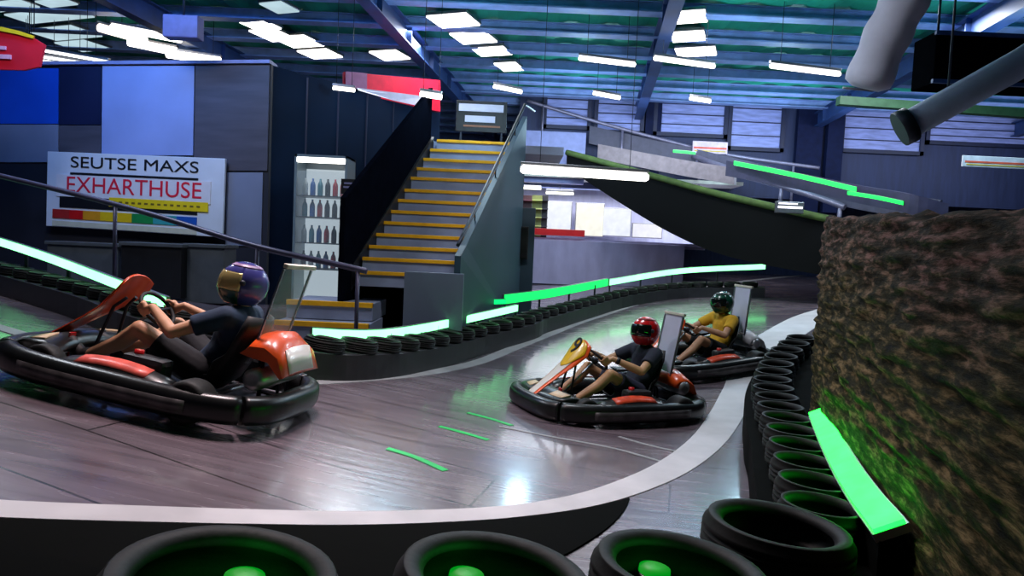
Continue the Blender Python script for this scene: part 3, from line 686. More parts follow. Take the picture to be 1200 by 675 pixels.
# green glow pucks added inside the bottom tyres to light their rims
for i, p in enumerate(nearpts):
    M = frame(p.x, p.y, 0, BH+.004, .15) @ Matrix.Translation(((0, -.09, -.05)[i], (.165, .14, .15)[i], 0))
    t = thing('added_puck', 'added green glow puck inside the %s big tyre at the bottom edge' % ['leftmost', 'middle', 'rightmost'][i], 'lamp', M, 'added green glow pucks inside the near tyres')
    MB().lathe([(.07, 0), (.07, .06), (.06, .065)], seg=20, cap=True).build('body', blackp, t)
    MB().lathe([(.06, .06), (.058, .085), (.03, .095), (.001, .097)], seg=20).build('lens', glow('added_puck_green_%d' % i, (0., .28, .01), 1.0), t)
    l_ = bpy.data.lights.new('added_puck_light', 'POINT'); l_.energy = .22; l_.color = (.05, 1., .1); l_.shadow_soft_size = .05; lo_ = bpy.data.objects.new('added_puck_light', l_); COL.objects.link(lo_); lo_.location = M @ Vector((0, 0, .16))  # added point light that greens the inside of the tyre

# right green light bar, along the foot of the rough wall
lp = [Ph(a, b, BH+.25) for a, b in ((957, 480), (972, 512), (990, 545), (1012, 578), (1030, 600), (1041, 614))]
t = led('led_bar', lp, .13, 0, led_bright if False else glow('bright_green_bar', (.006, 1., .03), 8, .5, 9), 'bright green light bar lying along the foot of the rough brown wall', None, False, -.55)
lq = smooth_path(lp, 6)
tag(ribbon(lq, -.03, .03, BH-.01, BH+.17).build('bar_ledge', base_m), 'dark ledge under the bright green light bar', 'ledge')

# rough wall at the right
wall_pts = [Ph(965, 462, BH+.1)+Vector((.04, .05, 0))]+[Vector((p.x+.1, p.y, 0)) for p in [lp[2], lp[5]]]
A0 = Vector((P(957, 400, 5.6).x, 5.6)); B0 = Vector((lp[5].x+.12, lp[5].y)); C0 = B0+(B0-A0)*.75
m = MB(); nU, nV = 150, 100
def topz(u): return 2.06-.27*u+.05*noise.noise(Vector((u*9, 0, 3)))
rows = []
Ldir = (C0-A0); nn = Vector((Ldir.y, -Ldir.x)).normalized()
if nn.x > 0: nn = -nn
for i in range(nU+1):
    u = i/nU; c = A0.lerp(C0, u); row = []
    for j in range(nV+1):
        v = j/nV; z = -.05+(topz(u)+.05)*v
        s = noise.fractal(Vector((u*8, z*16, 1.7)), 1.0, 2.0, 5)*.032+noise.noise(Vector((u*22, z*34, 4)))*.014
        dd = max(-.02, .02+s) if v < .995 else 0
        if BH-.3 < z < BH+.45: dd = min(dd, .02)
        row.append(Vector((c.x+nn.x*dd, c.y+nn.y*dd, z)))
    for j in range(1, 13):
        w = j*.05
        zz = topz(u)+noise.fractal(Vector((u*9, w*8, 8.1)), 1.0, 2.0, 4)*.05
        row.append(Vector((c.x-nn.x*w, c.y-nn.y*w, zz)))
    row.append(Vector((c.x-nn.x*.6, c.y-nn.y*.6, -.05)))
    rows.append(row)
m.grid(rows, smooth=True, cap=True)
def rough_mat():
    mm = bpy.data.materials.new('rough_earth_wall'); mm.use_nodes = True; nt = mm.node_tree; nd = nt.nodes; lk = nt.links; b = nd['Principled BSDF']
    tc = nd.new('ShaderNodeTexCoord'); mp = nd.new('ShaderNodeMapping'); mp.inputs['Scale'].default_value = (2.6, 2.6, 13); mp.inputs['Rotation'].default_value = (R(5), 0, 0)
    lk.new(tc.outputs['Object'], mp.inputs['Vector'])
    n1 = nd.new('ShaderNodeTexNoise'); n1.inputs['Scale'].default_value = 2.0; n1.inputs['Detail'].default_value = 9; n1.inputs['Roughness'].default_value = .65
    lk.new(mp.outputs['Vector'], n1.inputs['Vector'])
    rp = nd.new('ShaderNodeValToRGB'); e = rp.color_ramp.elements
    e[0].position = .36; e[0].color = lin((14, 12, 8))+(1,); e[1].position = .66; e[1].color = lin((148, 118, 108))+(1,)
    k = e.new(.5); k.color = lin((58, 50, 34))+(1,)
    lk.new(n1.outputs['Fac'], rp.inputs['Fac']); b.inputs['Roughness'].default_value = .9; b.inputs['Specular IOR Level'].default_value = .15
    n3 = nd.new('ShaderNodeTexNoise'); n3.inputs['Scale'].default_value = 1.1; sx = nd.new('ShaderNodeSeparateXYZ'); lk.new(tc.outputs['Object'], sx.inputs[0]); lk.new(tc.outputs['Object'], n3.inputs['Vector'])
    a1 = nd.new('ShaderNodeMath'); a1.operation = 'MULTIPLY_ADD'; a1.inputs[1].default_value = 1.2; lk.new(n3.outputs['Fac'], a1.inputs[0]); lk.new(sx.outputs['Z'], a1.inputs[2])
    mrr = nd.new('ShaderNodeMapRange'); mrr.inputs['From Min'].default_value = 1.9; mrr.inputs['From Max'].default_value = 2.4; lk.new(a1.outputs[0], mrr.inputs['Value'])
    light_tint = nd.new('ShaderNodeMixRGB'); light_tint.inputs['Color1'].default_value = (.95, 1., .55, 1); light_tint.inputs['Color2'].default_value = (1.1, .9, .95, 1); lk.new(mrr.outputs['Result'], light_tint.inputs['Fac'])  # pinkish light along the wall top painted into the colour, olive below
    mu = nd.new('ShaderNodeMixRGB'); mu.blend_type = 'MULTIPLY'; mu.inputs['Fac'].default_value = 1; lk.new(rp.outputs['Color'], mu.inputs['Color1']); lk.new(light_tint.outputs['Color'], mu.inputs['Color2']); lk.new(mu.outputs['Color'], b.inputs['Base Color'])
    bn = nd.new('ShaderNodeBump'); bn.inputs['Strength'].default_value = .8; bn.inputs['Distance'].default_value = .05; lk.new(n1.outputs['Fac'], bn.inputs['Height']); lk.new(bn.outputs['Normal'], b.inputs['Normal'])
    return mm
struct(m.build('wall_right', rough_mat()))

# ------------------------------------------------------------------ far barrier: base with belt, tyres on it, green strips
ledL = [P(-70, 263, 10.6), P(0, 284, 9.7), P(60, 304, 8.8), Ph(130, 331, .46), Ph(192, 355, .42)]
ledA = [Ph(a, b, h) for a, b, h in ((368, 391, .40), (430, 393, .40), (480, 388, .42), (545, 375, .46), (607, 361, .5))]
ledD = [Ph(a, b, h) for a, b, h in ((592, 351, .6), (650, 343, .6), (715, 331, .6), (800, 317.5, .68), (897, 312.5, .78))]
0 and print('LED', [tuple(round(v, 2) for v in p) for p in ledL+ledA+ledD])
bar = smooth_path(ledL+[Ph(285, 378, .41)]+ledA+[(ledA[-1]+ledD[1])/2]+ledD[2:], 6)
bar = [Vector((p.x, p.y, 0)) for p in bar]
hb = .26
tag(ribbon(bar, -.20, .34, -.05, hb).build('barrier_belt', belt_m), 'dark rubber belt barrier along the far side of the track', 'barrier')
fq = resample(bar, .44); small2 = None
cnt = 0
for i, p in enumerate(fq):
    s = side_of(fq, i); c = p+s*.13
    d = ray(600, 337); 
    if p.y > 24 or p.x < -9: continue
    o = small.copy(); COL.objects.link(o); o.data = small.data
    put(o, c, hb+TW/2*.7); o.scale = (1.02, 1.02, .7)
    tag(o, 'black tyre on the far belt barrier, %s from the left end' % (ORD[cnt] if cnt < len(ORD) else ('number %d' % (cnt+1))), 'tyre', 'tyres on the far barrier'); cnt += 1
print('far tyres', cnt, 'right', len(spots))
LS = []
LS.append(led('led_strip', ledL, .10, 0, led_bright, 'long pale green light strip above the barrier at far left'))
LS.append(led('led_strip', ledA, .105, 0, led_bright, 'bright green light strip curving along the inner barrier behind the karts'))
q1 = ledD[:3]; 
LS.append(led('led_strip', [ledD[0], ledD[1], ledD[2]+Vector((-.05, 0, 0))], .16, 0, glow('mid_green_light', (.0, 1., .14), 1.4, .15, 4), 'green light strip on the far barrier left of the white glowing one'))
LS.append(led('led_strip', ledD[2:], .13, 0, led_bright, 'whitish green light strip on the far barrier bending to the right'))
led('led_strip', [P(557, 354.5, ledD[0].y-.3), P(575, 354, ledD[0].y-.3), P(593, 353.5, ledD[0].y-.3)], .08, 0, glow('small_green_light', (.0, 1., .2), 1.3), 'short green light piece at the joint of the far barrier strips')
# slim brackets holding the strips, parts of each strip
for t_, s_ in ((LS[0], ledL), (LS[1], ledA), (LS[2], ledD[:3]), (LS[3], ledD[2:])):
    for p in resample(smooth_path(s_, 6), 1.3): MB().box((p.x, p.y+.06, (p.z+g(p.x, p.y)+hb-.02)/2), (.04, .03, p.z-g(p.x, p.y)-hb+.02)).build('bracket', darksteel, t_)

# ------------------------------------------------------------------ lamps of the hall
def panel_lamp(x0, x1, y0, y1, label, Yc_=None, z=CEIL-.22, mt=None):
    c = Pz((x0+x1)/2, (y0+y1)/2, z); a = Pz((x0+x1)/2, y0, z); b = Pz((x0+x1)/2, y1, z); w = (x1-x0)*c.y/F; L = max(.35, abs(b.y-a.y)*.8)
    t = thing('ceiling_light', label, 'ceiling light', at(c.x, c.y, z, R(-20)), 'ceiling lights')
    MB().box((0, 0, 0), (w*.86, L, .03), bev=.008).build('diffuser', mt or lamp_w, t)
    MB().box((0, 0, .045), (w*.9, L+.06, .06), bev=.01).build('housing', alu, t)
    for s in (-1, 1): MB().tube([(s*w*.3, 0, .07), (s*w*.3, 0, CEIL-z)], .008, 6).build('hanger', darksteel, t)
    return t
rows_ = {'left': ((286, 325, 24, 36), (300, 340, 34, 49), (325, 375, 42, 56), (352, 398, 58, 69)), 'middle': ((503, 560, 16, 33), (530, 580, 37, 52), (554, 599, 55, 66), (582, 612, 73, 84)), 'right': ((776, 830, 12, 29), (784, 828, 36, 50), (790, 841, 55, 67))}
where = {'left': 'above the dark side wall', 'middle': 'above the staircase', 'right': 'over the bridge'}
for k, v in rows_.items():
    for i, r4 in enumerate(v): panel_lamp(*r4, 'white panel ceiling light in the row %s, %s from the camera' % (where[k], ORD[i]))
panel_lamp(437, 477, 59, 71, 'lone white panel ceiling light between the two left rows')
def tube_lamp(x0, y0, x1, y1, z, label, r=.045, mt=None, wires=True):
    a = Pz(x0, y0, z); b = Pz(x1, y1, z); b.y = a.y = (a.y+b.y)/2
    a = P(x0, y0, a.y); b = P(x1, y1, b.y); c = (a+b)/2
    t = thing('tube_light', label, 'tube light', Matrix.Translation(c), 'tube lights')
    A = a-c; B = b-c
    MB().tube([A, A.lerp(B, .02), B.lerp(A, .02), B], [r*.6, r, r, r*.6], 10).build('tube', mt or lamp_w, t)
    m = MB(); dv = (B-A); ang = -math.atan2(dv.z, dv.x)
    m.box((0, .01, r+.03), (dv.length, .10, .05), Matrix.Rotation(ang, 3, 'Y'), .008); m.build('housing', alu, t)
    if wires:
        for f in (.15, .85):
            p = A.lerp(B, f)+Vector((0, .01, r+.05)); MB().tube([p, Vector((p.x, p.y, CEIL-c.z))], .006, 6).build('hanger', darksteel, t)
    return t
tube_lamp(678, 68, 745, 76, 5.5, 'tube light hanging over the bridge, left of the panel row')
tube_lamp(766, 68, 838, 78, 5.5, 'tube light hanging just below the right panel row')
tube_lamp(902, 77, 985, 87, 5.3, 'tube light hanging to the left of the fabric duct')
tube_lamp(695, 109, 727, 115, 5.5, 'small distant tube light above the rear windows, left one')
tube_lamp(808, 115, 833, 119, 5.5, 'small distant tube light above the rear windows, right one')
tube_lamp(578, 101, 612, 108, 5.5, 'small tube light over the head of the stairs')
tube_lamp(610, 198, 760, 208, 3.05, 'very long bright tube light in front of the bridge end', .075)
tube_lamp(390, 103, 416, 106, 4.6, 'small tube light at the left end of the red fascia sign', .035)
tube_lamp(492, 110, 518, 114, 4.5, 'small tube light at the right end of the red fascia sign', .05)
tube_lamp(130, 31, 213, 47, 6.0, 'top tube light of the three above the pale wall panel', .07)
tube_lamp(115, 32, 172, 48, 6.05, 'left tube light of the three above the pale wall panel', .09, glow('peach_light', (1., .86, .72), 3.))
tube_lamp(150, 49, 208, 61, 5.9, 'middle tube light above the pale wall panel', .09)
tube_lamp(195, 63, 259, 72, 5.7, 'lowest tube light above the pale wall panel', .09)
for i, (x0, y0, x1, y1) in enumerate(((20, 54, 128, 73), (20, 62, 116, 77), (21, 67, 106, 80), (22, 72, 90, 83), (23, 76, 70, 84))):
    tube_lamp(x0, y0, x1, y1, 5.25, 'thin white tube light by the red banner, %s from the top' % ORD[i], .025, lamp_c)
for i, (x0, x1, y0, y1) in enumerate(((-30, 50, 2, 12), (40, 92, 0, 7), (5, 85, 14, 26), (30, 118, 32, 46), (70, 125, 48, 60), (66, 108, 13, 22), (310, 345, 2, 16))):
    panel_lamp(x0, x1, y0, y1, 'dim pale daylight panel in the roof, %s' % ['at the top left corner', 'second from the corner along the top edge', 'below the corner one', 'right of the red banner', 'just above the thin tube lights', 'small one left of the tube lights', 'left of centre by the top edge'][i], z=CEIL-.2, mt=lamp_s)

# a projector screen box hung under the roof
p = P(215, 33, 12); t = thing('hanging_speaker', 'small lilac box hanging from the roof right of the tube lights', 'box', Matrix.Translation(p))
MB().box((0, 0, 0), (.6, .25, .38), bev=.02).build('body', mat('lilac_box', (96, 88, 130), .5), t); MB().tube([(0, 0, .18), (0, 0, CEIL-p.z)], .02, 8).build('hanger', darksteel, t)

K1 = (203, 461, 174); K2 = (716, 482, 205); K3 = (822, 430, 205)
# ------------------------------------------------------------------ karts
kb_black = blackp
def capsule(m, a, b, ra, rb, seg=14, ball=True):
    a = Vector(a); b = Vector(b); d = b-a
    if d.length > 1e-5:
        z = d.normalized(); x = z.orthogonal().normalized(); y = z.cross(x)
        rows = [[p+x*(r*math.cos(2*PI*k/seg))+y*(r*math.sin(2*PI*k/seg)) for k in range(seg)] for p, r in ((a, ra), (b, rb))]
        m.grid(rows, closed_v=True, cap=True)
    if ball:
        m.ball(a, ra, seg=12); m.ball(b, rb, seg=12)
def fuse(m, name, mt, parent, voxel, smooth=3):
    """one continuous surface from overlapping volumes"""
    bmesh.ops.recalc_face_normals(m.bm, faces=m.bm.faces[:])
    me = bpy.data.meshes.new(name); m.bm.to_mesh(me); m.bm.free()
    o = bpy.data.objects.new(name, me); COL.objects.link(o)
    r = o.modifiers.new('r', 'REMESH'); r.mode = 'VOXEL'; r.voxel_size = voxel; r.use_smooth_shade = True
    if smooth: s = o.modifiers.new('s', 'SMOOTH'); s.iterations = smooth; s.factor = .5
    dg = bpy.context.evaluated_depsgraph_get(); me2 = bpy.data.meshes.new_from_object(o.evaluated_get(dg)); o.modifiers.clear(); o.data = me2
    bpy.data.meshes.remove(me); me2.name = name; me2.materials.clear(); me2.materials.append(mt)
    for p in me2.polygons: p.use_smooth = True
    o.parent = parent; return o
def ringpt(t):
    n = 3.4; c, s = math.cos(t), math.sin(t)
    return Vector((.06+.96*math.copysign(abs(c)**(2/n), c), .67*math.copysign(abs(s)**(2/n), s), 0))
def ringseg(t0, t1, prof, n=22):
    rows = []
    for i in range(n+1):
        t = t0+(t1-t0)*i/n; p = ringpt(t); q = ringpt(t+.01)-ringpt(t-.01); nn = Vector((q.y, -q.x, 0)).normalized()
        rows.append([Vector((p.x+nn.x*o, p.y+nn.y*o, z)) for o, z in prof])
    return MB().grid(rows, closed_v=True, cap=True)
BPROF = [(-.07, .07), (-.02, .045), (.03, .06), (.05, .10), (.05, .17), (.035, .215), (-.01, .235), (-.06, .225)]
def wheel_meshes(r, w):
    pr = [(r*.55, -w*.42), (r*.72, -w*.5), (r*.93, -w*.46), (r, -w*.3), (r, w*.3), (r*.93, w*.46), (r*.72, w*.5), (r*.55, w*.42), (r*.5, 0)]
    return pr
SC = Vector((.24, 0, .56)); SA = Vector((-.72, 0, .69)).normalized()   # steering wheel centre and axis
ST = SA.cross(Vector((0, 1, 0))).normalized(); ST = ST if ST.z > 0 else -ST
def make_kart(label, M, c_fair, c_stripe, c_panel, c_edge, number, board_m, cover_m, sticker_m, bw_=.32, cz=-.07, cw=.30):
    k = thing('go_kart', label, 'go-kart', M, 'racing karts')
    # frame and tray
    m = MB(); m.prism([(.72, -.26, .055), (.72, .26, .055), (-.2, .30, .055), (-.55, .30, .055), (-.55, -.30, .055), (-.2, -.30, .055)], (0, 0, .012)); m.build('floor_tray', darksteel, k)
    m = MB()
    for s in (-1, 1):
        m.tube(smooth_path([(.86, .20*s, .09), (.62, .26*s, .085), (.2, .32*s, .08), (-.3, .33*s, .085), (-.74, .31*s, .1)], 4), .016, 8)
        m.tube(smooth_path([(.25, .33*s, .09), (.2, .55*s, .11), (-.25, .55*s, .11), (-.3, .33*s, .09)], 4), .012, 8)
    for x in (.84, .3, -.3, -.72): m.tube([(x, -.31, .09), (x, .31, .09)], .014, 8)
    m.tube([(-.45, -.56, .14), (-.45, .56, .14)], .016, 10); m.tube([(.62, -.46, .13), (.62, .46, .13)], .013, 8)
    m.build('chassis_frame', mat('frame_steel', (120, 120, 126), .35, .8), k)
    # bumpers all round
    ringseg(-.62, .62, BPROF).build('front_bumper', kb_black, k)
    for s in (1, -1):
        sb = ringseg(s*.66, s*2.42, BPROF).build('side_bumper', kb_black, k)
        ringseg(s*1.15, s*1.95, [(.045, .10), (.056, .10), (.056, .175), (.045, .175)], 12).build('steel_rub_plate', mat('scuffed_steel', (70, 66, 68), .45, .3, var=.4, scale=12), sb)
    ringseg(2.46, 2*PI-2.46, BPROF).build('rear_bumper', kb_black, k)
    # bodywork
    for s in (1, -1):
        rows = []
        for i in range(11):
            x = -.30+.80*i/10; e = math.sin(PI*min(1, max(0, (i+.6)/11)))**.5; y0, y1 = .37*s, .64*s
            rows.append([Vector((x, y0, .10)), Vector((x, y0+.03*s, .14+.10*e)), Vector((x, (y0+y1)/2, .16+.12*e)), Vector((x, y1-.04*s, .14+.10*e)), Vector((x, y1, .12+.03*e)), Vector((x, y1-.02*s, .08))])
        pod = MB().grid(rows, closed_v=True, cap=True).build('side_pod', kb_black, k)
        rows = []
        for i in range(2, 9):
            x = -.30+.80*i/10; e = math.sin(PI*min(1, max(0, (i+.6)/11)))**.5; y0, y1 = .37*s, .64*s
            z0 = .16+.12*e+.004; z1 = .14+.10*e+.004; rows.append([Vector((x, (y0+y1)/2-.01*s, z0)), Vector((x, (y0+y1)/2+.045*s, (z0+z1)/2+.004)), Vector((x, y1-.04*s, z1)), Vector((x, y1-.045*s, z1-.006)), Vector((x, (y0+y1)/2-.01*s, z0-.006))])
        MB().grid(rows, closed_v=True, cap=True).build('sticker', sticker_m, pod)
    rows = []
    for i in range(13):
        y = -.46+.92*i/12; u = y/.46; x1 = .98-.10*u*u
        rows.append([Vector((x1, y, .22)), Vector((x1-.05, y, .245)), Vector((x1-.18, y, .25+.03*(1-u*u))), Vector((x1-.32, y, .21+.04*(1-u*u))), Vector((x1-.32, y, .19)), Vector((x1-.1, y, .19))])
    nose = MB().grid(rows, closed_v=True, cap=True).build('front_spoiler', kb_black, k)
    for s in (-1, 1):
        m = MB(); m.grid([[Vector((.935-.10*(y/.46)**2-.03, y, .252)), Vector((.935-.10*(y/.46)**2-.13, y, .262+.03*(1-(y/.46)**2))), Vector((.935-.10*(y/.46)**2-.13, y, .255)), Vector((.935-.10*(y/.46)**2-.03, y, .246))] for y in [s*(.2+.03*j) for j in range(7)]], closed_v=True, cap=True)
        m.build('sticker', mat('cream_sticker', (206, 176, 140), .4, var=.2, scale=14), nose)
    # tall front fairing with number
    sp = smooth_path([(1.0, 0, .20), (.87, 0, .30), (.73, 0, .41), (.60, 0, .53), (.51, 0, .645), (.45, 0, .735), (.425, 0, .765)], 5)
    wpts = [.085, .085, .10, .14, .185, .165, .06]
    def wd(i): 
        f = i/(len(sp)-1)*(len(wpts)-1); a = int(min(f, len(wpts)-2)); return wpts[a]+(wpts[a+1]-wpts[a])*(f-a)
    def shell(i0, i1, wf, off, th=.008, circ=False):
        rows = []
        for i in range(i0, i1+1):
            t = (sp[min(i+1, len(sp)-1)]-sp[max(i-1, 0)]).normalized(); n = Vector((-t.z, 0, t.x)); n = n if n.z > 0 else -n
            W = wd(i)*wf
            if circ:
                u = (i-i0)/(i1-i0)*2-1; W = wd(i)*wf*max(.05, math.sqrt(max(0, 1-u*u)))
            r1 = []; r2 = []
            for j in range(9):
                w_ = -1+j/4; p = sp[i]+Vector((0, w_*W, 0))+n*(off-.055*(w_*W/.18)**2); r1.append(p+n*th); r2.append(p)
            rows.append(r1+r2[::-1])
        return MB().grid(rows, closed_v=True, cap=True)
    N = len(sp)-1
    fa = shell(0, N, 1, 0).build('front_fairing', c_edge, k)
    shell(1, int(N*.62), .62, .009, .004).build('white_stripe', c_stripe, fa)
    pn = shell(int(N*.46), N-1, .86, .014, .004, True).build('number_panel', c_panel, fa)
    if number:
        i = int(N*.74); t = (sp[i+1]-sp[i-1]).normalized(); n = Vector((-t.z, 0, t.x)); n = n if n.z > 0 else -n
        up = t; rt = up.cross(n).normalized(); o = sp[i]+n*.022
        Mx = Matrix(((rt.x, up.x, n.x, o.x), (rt.y, up.y, n.y, o.y), (rt.z, up.z, n.z, o.z), (0, 0, 0, 1)))
        tx = text_mesh('number', number, .26, ink, pn, Mx, 1.0, 0, .004); tx['label'] = 'black number 9'
    m = MB()
    for s in (-1, 1): m.tube([(.60, .12*s, .10), (.52, .07*s, .52), (.45, .05*s, .6)], .012, 8)
    m.build('fairing_stay', darksteel, k)
    # steering
    m = MB(); q = []
    for j in range(28):
        a = 2*PI*j/28; q.append(SC+Vector((0, 1, 0))*(.15*math.cos(a))+ST*(.135*math.sin(a)))
    m.tube(q, .0145, 8, closed=True); sw = m.build('steering_wheel', mat('grip_black', (20, 20, 22), .7), k)
    m = MB()
    for a in (0, PI, -PI/2): m.tube([SC-SA*.02, SC+Vector((0, 1, 0))*(.145*math.cos(a))+ST*(.13*math.sin(a))], .01, 6)
    m.ball(SC-SA*.02, .04); m.build('spoke', darksteel, sw)
    MB().tube([SC-SA*.02, SC-SA*.48], .012, 8).build('steering_column', steel, k)
    for s in (-1, 1):
        m = MB(); m.tube([(.72, .15*s, .09), (.74, .15*s, .20), (.72, .15*s, .26)], .009, 6); m.box((.725, .15*s, .25), (.015, .06, .09), bev=.004); m.build('pedal', [steel, redp][s > 0], k)
    # seat
    rows = []
    for x, z, w_ in ((.06, .17, .17), (-.05, .125, .18), (-.2, .10, .19), (-.34, .12, .195), (-.45, .22, .2), (-.53, .38, .2), (-.59, .56, .19), (-.61, .66, .16)):
        r1 = []
        for j in range(11):
            u = -1+j/5; r1.append(Vector((x+(.10*u*u if z > .2 else .02*u*u), u*w_, z+(.11*abs(u)**3 if z < .3 else .02*abs(u)))))
        rows.append(r1)
    seat = MB().grid(rows).build('seat', mat('seat_black', (22, 22, 25), .5), k); sm_ = seat.modifiers.new('t', 'SOLIDIFY'); sm_.thickness = .014
    # engine, tank, covers
    m = MB(); m.box((-.38, -.43, .20), (.26, .20, .20), bev=.02); m.box((-.38, -.43, .34), (.16, .14, .10), bev=.015)
    for j in range(5): m.box((-.38, -.43, .30+.02*j), (.20, .18, .008))
    eng = m.build('engine', mat('engine_grey', (70, 70, 74), .4, .6), k)
    MB().tube(smooth_path([(-.30, -.36, .22), (-.2, -.30, .30), (-.40, -.24, .36), (-.66, -.1, .30)], 5), .022, 10).build('exhaust_pipe', steel, eng)
    m = MB(); m.tube([(-.70, -.30, .30), (-.70, -.28, .30), (-.70, .30, .30), (-.70, .32, .30)], [.04, .075, .075, .04], 16); m.build('muffler', mat('muffler_silver', (190, 188, 192), .35, .7), k)
    m = MB(); m.box((-.02, .40, .22), (.30, .14, .20), bev=.04); tank = m.build('fuel_tank', mat('tank_dark', (46, 46, 50), .4), k)
    MB().lathe([(.03, 0), (.03, .03), (.001, .032)], at(.05, .40, .315), 14).build('cap', redp, tank)
    rows = []
    for i in range(13):
        y = -.36+.72*i/12; u = y/.36; e = (1-abs(u)**3)
        rows.append([Vector((-.60, y, .38+.02*e)), Vector((-.66, y, .44+.08*e)), Vector((-.76, y, .45+.09*e)), Vector((-.86, y, .40+.06*e)), Vector((-.92, y, .28+.02*e)), Vector((-.90, y, .27)), Vector((-.80, y, .36)), Vector((-.66, y, .37))])
    cov = MB().grid([[Vector((q.x+.03, q.y*cw/.36, q.z+cz)) for q in r_] for r_ in rows], closed_v=True, cap=True).build('engine_cover', cover_m, k)
    m = MB(); m.grid([[Vector((q.x+.03+dx, q.y*cw/.36, q.z+cz+dz)) for q, dx, dz in ((r_[3], -.003, .005), (r_[4], -.004, .003), (r_[4], .004, 0), (r_[3], .004, -.002))] for r_ in rows[2:-2]], closed_v=True, cap=True); m.build('white_stripe', whitep, cov)
    for s in (-1, 1): MB().tube([(-.72, .22*s, .1), (-.70, .22*s, .40+cz)], .013, 8).build('cover_stay', darksteel, k)
    # upright rear screen
    rt = Matrix.Rotation(R(-9), 3, 'Y')
    bd = MB().box((-.68, 0, .74), (.014, bw_, .66), rt, .004).build('rear_screen', board_m, k)
    m = MB(); m.box(Vector((-.68, 0, .74))+rt @ Vector((0, 0, .335)), (.035, bw_+.02, .03), rt, .006); m.build('top_clamp', mat('cream_clamp', (224, 212, 196), .4), bd)
    for s in (-1, 1): MB().box(Vector((-.68, (bw_/2-.005)*s, .72))+rt @ Vector((.012, 0, 0)), (.012, .02, .66), rt).build('side_bar', alu, bd)
    m = MB()
    for s in (-1, 1): m.tube([(-.70, .14*s, .1), (-.66, .14*s, .3), (-.64, .14*s, .46)], .014, 8)
    m.build('screen_stay', darksteel, k)
    # wheels
    for x, y, r, w_ in ((.62, .49, .13, .12), (.62, -.49, .13, .12), (-.45, .56, .14, .19), (-.45, -.56, .14, .19)):
        Mw = Matrix.Translation((x, y, r+.002)) @ Matrix.Rotation(PI/2, 4, 'X')
        wh = MB().lathe(wheel_meshes(r, w_), Mw, 28, closed=True).build('wheel', rubber, k)
        m = MB(); m.lathe([(.001, -w_*.3), (r*.3, -w_*.3), (r*.5, -w_*.4), (r*.56, -w_*.42), (r*.52, 0), (r*.56, w_*.42), (r*.5, w_*.4), (r*.3, w_*.3), (.001, w_*.3)], Mw, 20); m.build('hub', alu, wh)
    return k
